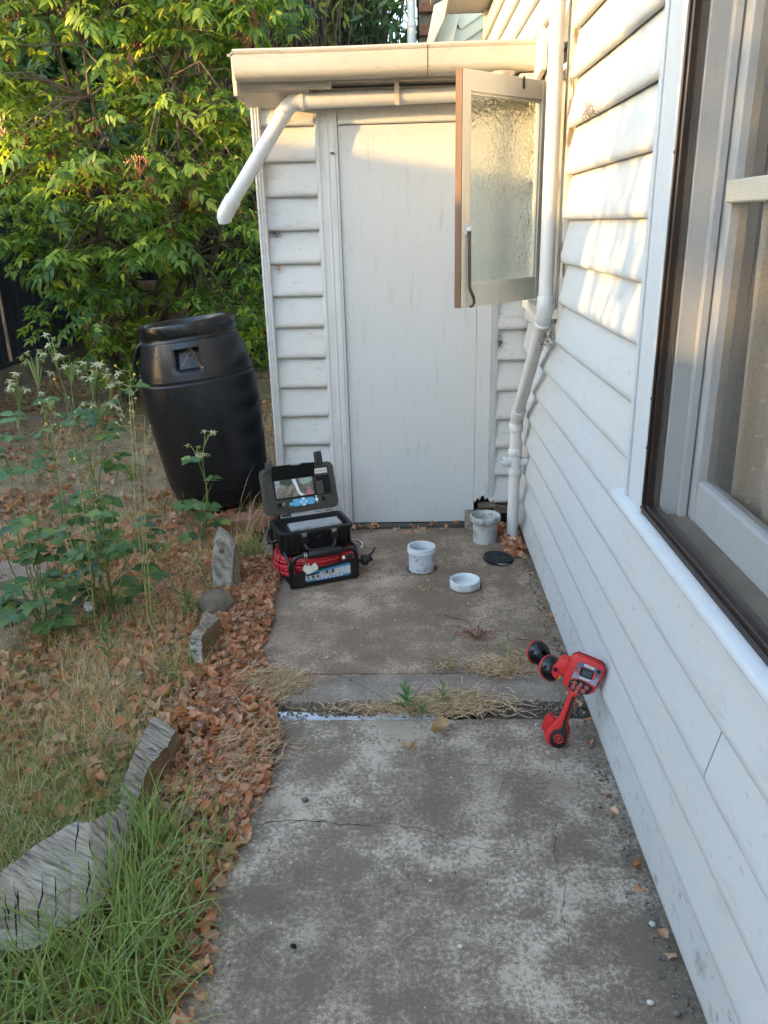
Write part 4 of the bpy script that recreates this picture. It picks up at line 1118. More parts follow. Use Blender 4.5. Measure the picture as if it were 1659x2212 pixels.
def ldisc(name, x, y, r_, mat, z0=-.006, z1=-.003, seg=18, parent=None): return MB(LF).tube([(x, y, z0), (x, y, z1)], r_, seg).build(name, mat, parent or lid, smooth=40)
lb('button_plate', (.100, .240, .020, .060, -.006, -.0045), OLIVE, .001)
for x0 in (.126, .194):
    pl_ = MB(LF).prism(rrect(x0 - .017, x0 + .017, .024, .056, .006), -.0045, -.003).build('button_pad', BLUEB, lid)
    for dx in (-.008, .008):
        for dy in (-.007, .008): ldisc('button', x0 + dx, .040 + dy, .0052, BLUEL, -.003, -.0022, 14, pl_); ldisc('button', x0 + dx, .040 + dy, .0046, BLUEB, -.0022, -.0012, 14, pl_)
dpad = ldisc('button_dial', .160, .040, .020, BLUEB, -.0045, -.003, 26)
for dx, dy in ((0, .012), (0, -.012), (.012, 0), (-.012, 0)): ldisc('button', .160 + dx, .040 + dy, .0056, WHITEP, -.003, -.0014, 12, dpad)
ldisc('button', .160, .040, .006, BLUEB, -.003, -.001, 12, dpad)
ldisc('button', .100, .036, .0085, BLUEB, -.0045, -.002); ldisc('button', .222, .042, .0080, WHITEP, -.0045, -.002); ldisc('button', .222, .056, .0038, WHITEP, -.0045, -.002); ldisc('button', .223, .029, .0026, WHITEP, -.0045, -.002)
for x, y, r_ in ((.046, .038, .011), (.255, .040, .011)): ldisc('socket', x, y, r_, BLACKV, -.0065, -.0052, 20)
ldisc('jack', .066, .040, .0065, PVCG, -.006, -.004); ldisc('jack_hole', .066, .040, .003, BLACKV, -.004, -.0035)
for x, y in ((.034, .022), (.048, .021), (.256, .021), (.272, .021)): ldisc('screw', x, y, .0042, BLKPL, -.006, -.004)
ct('jack_lead', [tuple(CF.inverted() @ (LF @ Vector((.068, .040, .0)))), tuple(CF.inverted() @ (LF @ Vector((.070, .038, .02)))), tuple(CF.inverted() @ (LF @ Vector((.075, .018, .022)))), (.078, .225, LZ1 + .002)], .0028, BLKPL, 8)
for x, hgt in ((.025, .034), (.262, .058)): 
    lt = lb('lid_latch', (x - .016, x + .016, .200, .205 + hgt, -.03, .004), OLIVE if x < .1 else BLKPL, .003)
for x in (.04, .20, .245): ct('hinge', [(x, .252, .252), (x + .035, .252, .252)], .0055, SILVER if x > .1 else BLKPL, 10)
lb('spine_label', (.09, .18, -.012, -.004, -.012, -.006), PVCG, 0)

# ------------------------------------------------------------------ line locator leaning on the wall
KS = 1.0
LH = Vector((0.5068, 2.0208, 0.237)) + Vector((-0.3444, -0.9246, 0.1631)) * 0.004
lu_ = Vector((0.8963, -0.3755, -0.2359)).normalized(); lv_ = Vector((0.2793, 0.0649, 0.958)); lv_ = (lv_ - lu_ * lv_.dot(lu_)).normalized(); ln_ = lu_.cross(lv_).normalized()
TF = fr(LH, lu_, lv_, ln_)          # x right on the keypad, y up, z out of the keypad
def S2(P): return [(x * KS, y * KS) for x, y in P]
lo_ = thing('line_locator', (0.44, 1.99, 0), 'red and black handheld line locator leaning against the wall boards', 'locator')
def tp(name, P, d0, d1, mat, ins=0.0, parent=None): return MB(TF).prism(S2(P), d0, d1, ins).build(name, mat, parent or lo_, smooth=35)
headP = [(-0.0505, -0.0468), (-0.0542, -0.0083), (-0.0549, 0.0285), (-0.0534, 0.0392), (-0.0483, 0.0471), (-0.0394, 0.0548), (-0.0078, 0.0554), (0.0315, 0.0549), (0.0424, 0.0487), (0.0498, 0.038), (0.0512, 0.0232), (0.0436, -0.0358), (0.031, -0.0513), (0.0074, -0.0572), (-0.0249, -0.0609), (-0.0446, -0.0528)]
head = tp('head', headP, -.018, .0, REDPL, .007)
def scaleP(P, s, c=(0, 0)): return [(c[0] + (x - c[0]) * s, c[1] + (y - c[1]) * s) for x, y in P]
tp('head_gasket', scaleP(headP, 1.015), -.0215, -.0178, BLACKV, 0, head)
tp('head_back', headP, -.032, -.0213, REDPL, 0, head)
MB(TF).prism(S2(scaleP(headP, .93)), -.0315, -.040, .006).build('head_back_cover', REDPL, head)
tp('screen_panel', [(-0.0319, -0.0209), (-0.0293, 0.0288), (-0.0276, 0.0352), (-0.0239, 0.0391), (0.0384, 0.0384), (0.0438, 0.0338), (0.0388, -0.0181), (0.026, -0.0141), (0.0125, -0.0118), (-0.0103, -0.0124), (-0.022, -0.0158)], 0, .0012, SLATE, 0, head)
tp('screen_panel_fade', [(-0.0314, -0.0207), (-0.03, 0.0042), (-0.0143, 0.0072), (0.0207, 0.0091), (0.0418, 0.0103), (0.0386, -0.0176), (0.0259, -0.0136), (0.0123, -0.0113), (-0.0105, -0.0119), (-0.0222, -0.0153)], .0012, .0015, simple('slate_light', (.24, .27, .33), None, rough=.3), 0, head)
kp = tp('keypad', [(-0.0336, -0.0491), (-0.0329, -0.0271), (-0.0231, -0.0203), (-0.0116, -0.0161), (0.0008, -0.0149), (0.014, -0.0162), (0.0266, -0.0195), (0.0368, -0.0247), (0.0276, -0.0486), (0.0152, -0.0536), (0.0009, -0.0569), (-0.0164, -0.0555)], 0, .0014, BLKPL, 0, head)
lc = tp('display_bezel', [(-0.0134, -0.0009), (-0.015, 0.0054), (-0.0141, 0.0215), (-0.0125, 0.0245), (0.0188, 0.0258), (0.0218, 0.0237), (0.0232, 0.0017), (0.0212, -0.0015), (-0.0097, -0.0027)], .0012, .003, BLACKV, .001, head)
tp('display', [(-0.01, 0.002), (-0.0102, 0.0213), (0.0187, 0.0223), (0.0199, 0.0025)], .003, .0034, LCD, 0, lc)
tp('soft_key', [(-0.023399999999999997, 0.0016), (-0.022400000000000003, 0.0214), (-0.0169, 0.0254), (-0.0162, -0.0008)], .0012, .0028, REDPL, .0008, head)
tp('soft_key', [(0.0244, 0.0012), (0.0227, 0.0223), (0.030100000000000002, 0.0237), (0.031599999999999996, 0.0023)], .0012, .0028, REDPL, .0008, head)
for x, y in ((-.0195, .006), (-.0195, .015), (.0280, .009), (.0275, .017)): MB(TF @ Matrix.Translation((x * KS, y * KS, .0028))).tube([(0, 0, 0), (0, 0, .0006)], .0012, 8).build('key_mark', WHITEP, head)
MB(TF @ Matrix.Translation((0.034, 0.0308, .0012))).lathe([(.0062, 0), (.0062, .003), (.005, .004), (.0005, .003)], 16).build('light_sensor', BLKGL, head, smooth=50)
text('lettering', 'RIDGID', .0095, TF @ Matrix.Translation((0.0047, 0.0337, .0016)), WHITEP, head, .0002, 0, .0003)
MB(TF).box(-.008, .019, 0.0275, 0.0281, .0012, .0016).build('red_underline', REDPL, head)
text('lettering', 'SCOUT', .0092, TF @ Matrix.Translation((0.0026, -0.0073, .0018)), WHITEP, head, .0002, .35, .0002)
PINK = simple('button_outline', (.62, .20, .18), None, rough=.4); DRED = simple('button_red', (.30, .02, .025), None, rough=.4)
def lring(x, y, kind):
    M_ = TF @ Matrix.Translation((x * KS, y * KS, .0014))
    if kind == 'c':
        b_ = MB(M_).tube([(0, 0, 0), (0, 0, .0010)], .0062, 18).build('button', PINK, kp); MB(M_).tube([(0, 0, .001), (0, 0, .0015)], .0051, 18).build('button_face', DRED, b_)
    elif kind == 's':
        s_ = .0055; b_ = MB(M_).prism(rrect(-s_, s_, -s_, s_, .002), 0, .001).build('button', PINK, kp); MB(M_).prism(rrect(-s_ * .8, s_ * .8, -s_ * .8, s_ * .8, .0016), .001, .0015).build('button_face', DRED, b_)
    else:
        g_ = 1 if kind == 'u' else -1; b_ = MB(M_).prism([(-.0058, -.0045 * g_), (.0058, -.0045 * g_), (0, .0065 * g_)], 0, .001).build('button', PINK, kp); MB(M_).prism([(-.0040, -.0033 * g_), (.0040, -.0033 * g_), (0, .0042 * g_)], .001, .0015).build('button_face', DRED, b_)
    MB(M_).tube([(0, 0, .0014), (0, 0, .0018)], .0019, 8).build('button_mark', PINK, b_)
for x, y, k_ in ((-0.0184, -0.0304, 'c'), (-0.0007, -0.0271, 'u'), (-0.0188, -0.0445, 'c'), (-0.0035, -0.0402, 's'), (0.0177, -0.03, 'c'), (-0.0054, -0.0535, 'd'), (0.012, -0.0441, 'c')): lring(x, y, k_)
MB(TF @ Matrix.Translation((-0.0288, -0.0301, .0014))).tube([(0, 0, 0), (0, 0, .001)], .0014, 8).build('indicator', PVCG, kp)
handP = [(-0.0254, -0.0597), (-0.0272, -0.062), (-0.0241, -0.0867), (-0.0244, -0.1249), (-0.027, -0.1646), (-0.0327, -0.1792), (-0.0438, -0.1937), (-0.0479, -0.2137), (-0.0479, -0.2318), (-0.0368, -0.2474), (-0.0202, -0.2572), (-0.0025, -0.2542), (0.0153, -0.2437), (0.021, -0.2213), (0.0177, -0.196), (0.0123, -0.1838), (0.0055, -0.1753), (0.0012, -0.1389), (0.0006, -0.1099), (-0.0, -0.0811), (0.0035, -0.0649), (0.007, -0.056)]
hn = tp('handle', handP, -.018, -.002, REDPL, .006)
tp('handle_gasket', scaleP(handP, 1.015, (-.010, -.18)), -.0205, -.0178, BLACKV, 0, hn)
tp('handle_back', handP, -.034, -.0203, REDPL, 0, hn)
MB(TF).prism(S2([(-0.0638, -0.2186), (-0.0653, -0.1893), (-0.0607, -0.1751), (-0.0519, -0.1693), (-0.0367, -0.1752), (-0.0324, -0.1881), (-0.0382, -0.2269), (-0.0497, -0.2327)]), -.022, -.050, .006).build('battery_box', REDPL, hn, smooth=35)
gripP = [(-0.0109, -0.0833), (-0.0115, -0.0763), (-0.0094, -0.0724), (-0.0056, -0.0721), (-0.0033, -0.0753), (-0.0028, -0.1115), (-0.003, -0.1498), (0.0028, -0.1766), (0.0118, -0.19), (0.0175, -0.211), (0.0168, -0.2324), (0.008, -0.2459), (-0.0088, -0.2514), (-0.0225, -0.2462), (-0.031, -0.2324), (-0.0316, -0.2146), (-0.0259, -0.1998), (-0.0135, -0.1892), (-0.0086, -0.1763), (-0.0109, -0.1419)]
tp('grip_pad', gripP, -.003, .0022, BLKPL, .0015, hn)
lg = MB(TF @ Matrix.Translation((-0.0052, -0.218, .0022)))
hexo = [(.0145 * math.cos(a), .0145 * math.sin(a)) for a in [RAD(30 + 51.4 * i) for i in range(7)]]
for i in range(7):
    a_ = Vector((*hexo[i], 0)); b_ = Vector((*hexo[(i + 1) % 7], 0)); lg.tube([a_, b_], .0012, 5)
lg.tube([(0, .014, 0), (0, -.014, 0)], .0016, 5); lg.tube([(-.012, .006, 0), (.012, -.006, 0)], .0013, 5); lg.tube([(-.012, -.006, 0), (.012, .006, 0)], .0013, 5); lg.tube([(-.009, -.0095, 0), (.009, -.0095, 0)], .0012, 5); lg.tube([(-.009, .0095, 0), (.009, .0095, 0)], .0010, 5)
lg.build('speaker_grille', REDPL, hn)
# neck clamp, mast and the two antenna balls
nk = [(-0.0906, -0.0365), (-0.0924, -0.0229), (-0.0819, 0.0163), (-0.0753, 0.0199), (-0.0559, 0.0238), (-0.0516, 0.0186), (-0.0429, -0.0462), (-0.0471, -0.0453), (-0.0586, -0.0304), (-0.0671, -0.0242), (-0.0662, -0.0426), (-0.0691, -0.0497), (-0.0787, -0.0484)]
ck = tp('neck_clamp', nk, -.050, -.010, REDPL, .006)
tp('lock_lever', [(-0.0807, -0.0464), (-0.0698, -0.0515), (-0.062, -0.0435), (-0.0629, -0.0266), (-0.0699, -0.0356)], -.045, -.014, YELPL, .004, ck)
MB(TF @ Matrix.Translation((-0.0829, -0.0185, -.010))).lathe([(.0062, -.001), (.0062, .003), (.004, .004), (.0005, .002)], 12).build('clamp_screw', BLACKV, ck)
ballN = Vector((.470, 2.325, .078)); ballF = Vector((.452, 2.478, .048)); neck = TF @ Vector((-.066, -.006, -.035))
MB().tube([neck, ballN.lerp(neck, .5), ballN, ballF], [.012, .011, .011, .011], 12).build('mast', BLKPL, lo_, smooth=50)
axm = (neck - ballF).normalized()
axm = Vector((.34, -.80, .42)).normalized()
def antenna(c, R_):
    xa = axm.orthogonal().normalized(); ya = axm.cross(xa); M_ = fr(c, xa, ya, axm)
    pr = [(.010, R_ * .98), (R_ * .28, R_ * .95), (R_ * .34, R_ * .93), (R_ * .345, R_ * .90), (R_ * .62, R_ * .76), (R_ * .85, R_ * .50), (R_ * .97, R_ * .20), (R_ * 1.0, .004)]
    a_ = MB().lathe(pr, 40, M_).build('antenna_ball', BLKGL, lo_, smooth=40)
    MB().lathe([(R_ * 1.0, .004), (R_ * 1.04, .003), (R_ * 1.045, -.004), (R_ * 1.0, -.006)], 40, M_).build('red_band', REDPL, a_, smooth=40)
    MB().lathe([(R_ * 1.0, -.005), (R_ * .95, -R_ * .3), (R_ * .7, -R_ * .70), (R_ * .3, -R_ * .93), (.001, -R_ * .97)], 40, M_).build('rear_half', BLKGL, a_, smooth=40)
    for i in range(16):
        t = i * math.pi / 8; d = Vector((math.cos(t), math.sin(t), 0))
        MB(M_).tube([d * p[0] * 1.004 + Vector((0, 0, p[1])) for p in pr[3:]], .0012, 4).build('rib', BLKPL, a_)
    MB().lathe([(R_ * .47, R_ * .86), (R_ * .5, R_ * .875), (R_ * .53, R_ * .84)], 36, M_).build('ring', BLKPL, a_, smooth=50)
    for t in (2.2, 5.2):
        d = Vector((math.cos(t), math.sin(t), 0)); MB(M_).tube([d * R_ * .80 + Vector((0, 0, R_ * .55)), d * R_ * .845 + Vector((0, 0, R_ * .58))], .006, 10).build('plug', BLACKV, a_)
antenna(ballN, .0425); antenna(ballF, .0425)

# ------------------------------------------------------------------ conduit in the joint
cd = thing('conduit', (-.2, 2.185, -.02), 'grey plastic conduit half buried in the gap between the slabs', 'conduit')
MB().tube([(-.52, 2.190, -.020), (-.40, 2.188, -.019), (-.31, 2.184, -.022), (-.24, 2.18, -.030), (-.19, 2.178, -.030), (-.13, 2.176, -.021), (-.02, 2.176, -.014), (.08, 2.178, -.016)], .021, 16).build('tube', PVC, cd, smooth=50)

# ------------------------------------------------------------------ split log edging and rock
def log(label, Lp, Rp, Cp, cat='log edging'):
    """weathered slab: lofted between its upper left edge L, upper right edge R and right foot C (3-D points along its length)"""
    n0 = len(Lp); N = 18
    def samp(P, t):
        x = t * (len(P) - 1); i = min(int(x), len(P) - 2); return Vector(P[i]).lerp(Vector(P[i + 1]), x - i)
    rootloc = samp(Cp, .5); rootloc.z = 0
    o = thing('split_log', rootloc, label, cat, 'split logs edging the garden bed')
    top = []; K = 9; N = 44
    jag = lambda t, q: .007 * noise.noise((t * 9, q, n0)) + .004 * noise.noise((t * 31, q, 3)) + .0025 * noise.noise((t * 90, q, 1))
    for i in range(N + 1):
        t = i / N; a = samp(Lp, t); b = samp(Rp, t); w = (b - a)
        a = a + w * (jag(t, 1) / max(.03, w.length)); b = b + w * (jag(t, 7) / max(.03, w.length))
        row = []
        for j in range(K + 1):
            s = j / K; p = a.lerp(b, s)
            g = 0.0035 * noise.noise((t * 40, s * 2.0, n0)) + .004 * noise.noise((t * 12, s * 3, 5))
            row.append(p + Vector((0, 0, g)))
        top.append(row)
    V = [p for row in top for p in row]; F = [(i * (K + 1) + j, i * (K + 1) + j + 1, (i + 1) * (K + 1) + j + 1, (i + 1) * (K + 1) + j) for i in range(N) for j in range(K)]
    MB().add(V, F).build('weathered_face', LOGTOP, o, smooth=20)
    for q in range(14):
        i = int(N * random.uniform(.04, .96)); j0 = random.randint(0, 5); j1 = min(K, j0 + random.randint(3, 8)); P_ = []; i2 = i + random.choice((-1, 0, 1, 2))
        for j in range(j0, j1 + 1):
            f_ = (j - j0) / max(1, j1 - j0); ii = max(0, min(N, int(round(i + (i2 - i) * f_)))); P_.append(top[ii][j] + Vector((0, 0, .0012)))
        dl = (top[min(N, i + 1)][4] - top[max(0, i - 1)][4]).normalized(); Vc = []; 
        for k_, p in enumerate(P_):
            w_ = random.choice((.0008, .0013, .0022)) * math.sin(math.pi * (k_ + .5) / len(P_)); Vc += [p - dl * w_, p + dl * w_]
        MB().add(Vc, [(2 * k_, 2 * k_ + 1, 2 * k_ + 3, 2 * k_ + 2) for k_ in range(len(P_) - 1)]).build('crack', BLACKV, o)
    V = []; F = []
    KK = 5
    for i in range(N + 1):
        t = i / N; b = top[i][K]; c = samp(Cp, t); c = Vector((c.x, c.y, -.05))
        for j in range(KK + 1):
            s = j / KK; p = b.lerp(c, s); q = 0.008 * noise.noise((p.x * 22, p.y * 22, p.z * 30)) * min(1, s * 4)
            V.append(p + Vector((q, q * .5, 0)))
    F = [(i * (KK + 1) + j, i * (KK + 1) + j + 1, (i + 1) * (KK + 1) + j + 1, (i + 1) * (KK + 1) + j) for i in range(N) for j in range(KK)]
    b0 = len(V)
    for i in range(N + 1):
        p = top[i][0]; V += [p, Vector((p.x - .01, p.y + .01, -.05))]
    F += [(b0 + 2 * i, b0 + 2 * i + 2, b0 + 2 * i + 3, b0 + 2 * i + 1) for i in range(N)]
    for i in (0, N):
        b1 = len(V); row = top[i]; V += row + [Vector((p.x, p.y, -.05)) for p in row[::-1]]; F.append(tuple(range(b1, b1 + 2 * (K + 1))))
    MB().add(V, F).build('split_side', LOGSIDE, o, smooth=40)
    return o
log('large split log slab at lower left with deep cracks, half covered by grass',
    [(-0.946, 1.277, 0.17), (-0.91, 1.332, 0.18), (-0.885, 1.365, 0.19), (-0.838, 1.432, 0.19), (-0.801, 1.475, 0.19), (-0.772, 1.483, 0.18), (-0.752, 1.536, 0.16), (-0.726, 1.58, 0.14)],
    [(-0.959, 1.236, 0.05), (-0.894, 1.247, 0.05), (-0.841, 1.24, 0.05), (-0.787, 1.271, 0.06), (-0.763, 1.307, 0.06), (-0.717, 1.355, 0.06), (-0.704, 1.445, 0.06), (-0.7, 1.539, 0.07)],
    [(-0.955, 1.23, 0), (-0.89, 1.24, 0), (-0.835, 1.235, 0), (-0.78, 1.265, 0), (-0.755, 1.30, 0), (-0.71, 1.35, 0), (-0.697, 1.44, 0), (-0.69, 1.535, 0)])
log('grey split log with a notched edge, second nearest of the garden edging',
    [(-0.766, 1.629, 0.07), (-0.763, 1.64, 0.09), (-0.771, 1.687, 0.12), (-0.772, 1.797, 0.13), (-0.777, 1.901, 0.13), (-0.781, 2.004, 0.12)],
    [(-0.734, 1.634, 0.05), (-0.729, 1.654, 0.07), (-0.733, 1.702, 0.085), (-0.737, 1.811, 0.09), (-0.718, 1.896, 0.085), (-0.717, 2.002, 0.07)],
    [(-0.715, 1.63, 0), (-0.712, 1.655, 0), (-0.715, 1.71, 0), (-0.718, 1.82, 0), (-0.700, 1.90, 0), (-0.700, 2.01, 0)])
log('short upright split log with a stepped top, in front of the rock',
    [(-0.759, 2.446, 0.01), (-0.798, 2.489, 0.05), (-0.805, 2.503, 0.08), (-0.8, 2.538, 0.11), (-0.781, 2.569, 0.12), (-0.786, 2.671, 0.13)],
    [(-0.751, 2.446, 0.01), (-0.752, 2.463, 0.04), (-0.763, 2.511, 0.075), (-0.767, 2.546, 0.09), (-0.755, 2.587, 0.1), (-0.74, 2.715, 0.075)],
    [(-0.735, 2.45, 0), (-0.735, 2.47, 0), (-0.743, 2.52, 0), (-0.745, 2.56, 0), (-0.735, 2.60, 0), (-0.722, 2.73, 0)])
l4 = thing('split_log', (-.82, 3.3, 0), 'pale pointed split log with a knot standing beside the equipment case', 'log edging', 'split logs edging the garden bed')
F4 = fr((0, 3.30, 0), Vector((1, .25, 0)).normalized(), Vector((0, .15, 1)).normalized(), Vector((.25, -1, .15)).normalized())
MB(F4).prism([(-0.840, .275), (-0.868, .215), (-0.888, .10), (-0.875, -.03), (-0.800, -.03), (-0.795, .10), (-0.778, .205), (-0.805, .245)], -.10, 0, .008).build('weathered_face', LOGTOP, l4)
MB(F4).prism([(-0.780, .198), (-0.798, .10), (-0.803, -.03), (-0.765, -.03), (-0.760, .10), (-.768, .17)], -.12, -.006, .01).build('split_side', LOGSIDE, l4)
MB(F4).tube([(-.838, .185, 0), (-.838, .185, .003)], .012, 12).build('knot', DARKT, l4)

rk = MB(); rk.ball((0, 0, 0), .075, 26, 16, (1.0, 1.05, .78))
for i, p in enumerate(rk.v):
    v = Vector(p); d = 1 + .22 * noise.noise(v * 14) + .10 * noise.noise(v * 34); rk.v[i] = tuple(v * d)
tag(rk.build('rock', ROCKM, None, smooth=60, mtx=Matrix.Translation((-.808, 2.93, .025))), 'round brown rock between the split logs and the leaf litter', 'rock')

# ------------------------------------------------------------------ background boundary
fence = thing('steel_fence', (-4.15, 4, 0), 'dark navy corrugated steel fence along the left boundary', 'fence')
def fence_sheet(y0, y1, parent):
    V = []; F = []; n = int((y1 - y0) / .19); prof = [(0, 0), (.07, 0), (.085, .03), (.165, .03), (.18, 0)]
    row = []
    for i in range(n):
        for d, x in prof: row.append((-4.12 + x, y0 + i * .19 + d))
    for x, y in row: V += [(x, y, .25), (x, y, 1.93)]
    F = [(2 * i, 2 * i + 2, 2 * i + 3, 2 * i + 1) for i in range(len(row) - 1)]
    return MB().add(V, F).build('fence_sheet', NAVY, parent)
for i in range(7):
    y0 = -6.2 + i * 2.4
    fence_sheet(y0, y0 + 2.28, fence)
    B('post', -4.15, -4.08, y0 - .09, y0 - .02, 0, 1.95, NAVY, fence, .004)
B('top_rail', -4.145, -4.055, -6.3, 10.4, 1.93, 1.965, NAVY, fence, .004); B('bottom_rail', -4.145, -4.055, -6.3, 10.4, .215, .25, NAVY, fence, .004)
B('plinth', -4.14, -4.06, -6.3, 10.4, -.05, .213, PLINTH, fence, .006)

bw = thing('brick_wall', (-3.2, 9.95, 0), 'low red brick wall in deep shade behind the big leafy shrub', 'wall')
MB().box(-4.0, 2.5, 9.965, 10.06, -.05, .90).build('mortar', MORTAR, bw)
bm_ = MB().box(-.112, .112, -.05, .05, -.036, .036).mesh('brick'); bm_.materials.append(BRICK)
for j in range(11):
    for i in range(14):
        x = -4.0 + .12 + i * .236 + (.118 if j % 2 else 0)
        if x > -.75: continue
        link_mesh('brick', bm_, None, bw, Matrix.Translation((x, 9.985 + random.uniform(-.004, .004), .04 + j * .082)))
def sticks(n, xr, yr, z0, zr, r, lean, seg=3, kink=.04):
    m_ = MB()
    for i in range(n):
        x = random.uniform(*xr); y = random.uniform(*yr); h = random.uniform(*zr); lx, ly = random.gauss(0, lean), random.gauss(0, lean)
        m_.tube([(x, y, z0), (x + lx * h * .5 + random.gauss(0, kink), y + ly * h * .5, z0 + (h - z0) * .5), (x + lx * h, y + ly * h, h)], [r, r * .8, r * .35], seg, False)
    return m_
bf = thing('brush_fence', (-1, 10.2, 0), 'dark brown brush fence of upright sticks behind the shrub', 'fence')
o = sticks(1500, (-4.1, 2.6), (10.08, 10.2), 0, (2.0, 2.35), .012, .01).build('brush', BRUSHM, bf); o['kind'] = 'stuff'
B('backing', -4.1, 2.6, 10.2, 10.22, 0, 2.1, BRUSHM, bf, 0)
B('brush_rail', -4.1, 2.6, 10.05, 10.08, 1.55, 1.60, BRUSHM, bf, 0)
hg = thing('bare_hedge', (-1.0, 9.2, 0), 'tangle of bare dark twigs rising behind the shed gutter', 'hedge')
o = sticks(900, (-2.0, -.35), (8.7, 9.8), .1, (2.8, 5.2), .011, .07, 3, .10).build('twigs', BRUSHM, hg); o['kind'] = 'stuff'
o = sticks(60, (-1.9, -.5), (8.6, 8.9), 1.5, (3.6, 5.4), .012, .08, 4, .08).build('pale_twigs', TWIGM, hg); o['kind'] = 'stuff'

nb_ = thing('brick_neighbour_house', (.6, 7.3, 0), 'neighbouring brick house with cream barge boards above the gutter', 'house')
MB().box(.125, 3.0, 7.36, 7.40, 0, 4.6).build('mortar', MORTAR, nb_)
for j in range(9):
    for i in range(7):
        x = .24 + i * .236 + (.118 if j % 2 else 0)
        link_mesh('brick', bm_, None, nb_, Matrix.Translation((x, 7.345, 2.62 + j * .082)))
def plank(p0, p1, w, th, mat, name, parent, up=(0, -1, .15)):
    p0 = Vector(p0); p1 = Vector(p1); d = (p1 - p0).normalized(); n_ = Vector(up); n_ = (n_ - d * n_.dot(d)).normalized(); s = d.cross(n_)
    return MB(fr(p0, d, s, n_)).box(0, (p1 - p0).length, -w / 2, w / 2, 0, th).build(name, mat, parent, bev=.003)
plank((.205, 6.98, 2.66), (.37, 6.98, 3.35), .10, .03, P_NEIGH, 'barge_board', nb_)
plank((.30, 7.0, 2.68), (.46, 7.0, 3.35), .13, .02, P_NEIGH, 'barge_board', nb_)
for i in range(5):
    a = Vector((.36 + .030 * i, 7.02, 2.70 + .115 * i)); plank(a, a + Vector((.30, .10, .19)), .105, .015, P_NEIGH, 'soffit_plank', nb_, (-.5, -1, -.4))
plank((.62, 7.12, 2.6), (.80, 7.12, 3.4), .05, .05, P_NEIGH, 'eave_batten', nb_)
MB().add([(.15, 6.9, 2.62), (1.2, 6.9, 4.6), (3.0, 6.9, 4.6), (1.2, 6.9, 4.7), (.10, 6.9, 2.66), (.15, 9, 2.62), (1.2, 9, 4.6), (.10, 9, 2.66)], [(0, 1, 6, 5), (4, 0, 5, 7)]).build('roof', ROOFM, nb_)
vpn = thing('vent_pipe', (.07, 7.2, 0), 'white vertical vent pipe rising behind the shed gutter', 'pipe')
MB().tube([(.072, 7.1, 0), (.072, 7.1, 2.95)], .034, 16).build('lower_pipe', P_PIPE, vpn, smooth=50)
mm = MB(); mm.tube([(.072, 7.1, 2.93), (.072, 7.1, 4.5)], .032, 16); collar(mm, (.072, 7.1, 2.95), (0, 0, 1), .038, .05); mm.build('upper_pipe', P_PIPE, vpn, smooth=50)
MB().tube([(.13, 7.2, 0), (.125, 7.18, 3.0), (.12, 7.2, 4.5)], .008, 6).build('cable', BLACKV, vpn)

# ------------------------------------------------------------------ shrubs and trees
def unit(n): 
    v = rng.normal(size=(n, 3)); return v / np.linalg.norm(v, axis=1, keepdims=True)
LT = [leaf_tmpl(.42, .22, .25, 4, .2, .2, random.Random(i)) for i in range(5)]
def compound(seed, npair=3, size=1.0, w=.42):
    r_ = random.Random(seed); parts = []
    t = leaf_tmpl(w, r_.uniform(.1, .35), .25, 4, .2, .25, r_)
    st = np.array([(-.008, 0, 0), (.008, 0, 0), (.006, .55, -.05), (-.006, .55, -.05), (-.004, 1.0, -.16), (.004, 1.0, -.16)]); 
    parts.append((st, np.array([(0, 1, 2, 3), (3, 2, 5, 4)])))
    for k in range(npair):
        y = .32 + .30 * k; z = -.16 * y * y
        for s in (-1, 1):
            parts.append(place_tmpl(t, (s * .012, y, z), (s * r_.uniform(.75, 1.0), r_.uniform(.45, .8), r_.uniform(-.45, -.05)), (r_.uniform(-.2, .2), .1, 1), r_.uniform(.44, .58) * size))
    parts.append(place_tmpl(t, (0, 1.0, -.16), (r_.uniform(-.15, .15), 1, -.35), (0, .3, 1), .6 * size))
    V, F = join_tmpl(parts); return V, F
CT = [compound(i) for i in range(6)]
def nearest_on(P, S):
    d = ((P[:, None, :] - S[None]) ** 2).sum(2); return S[d.argmin(1)]

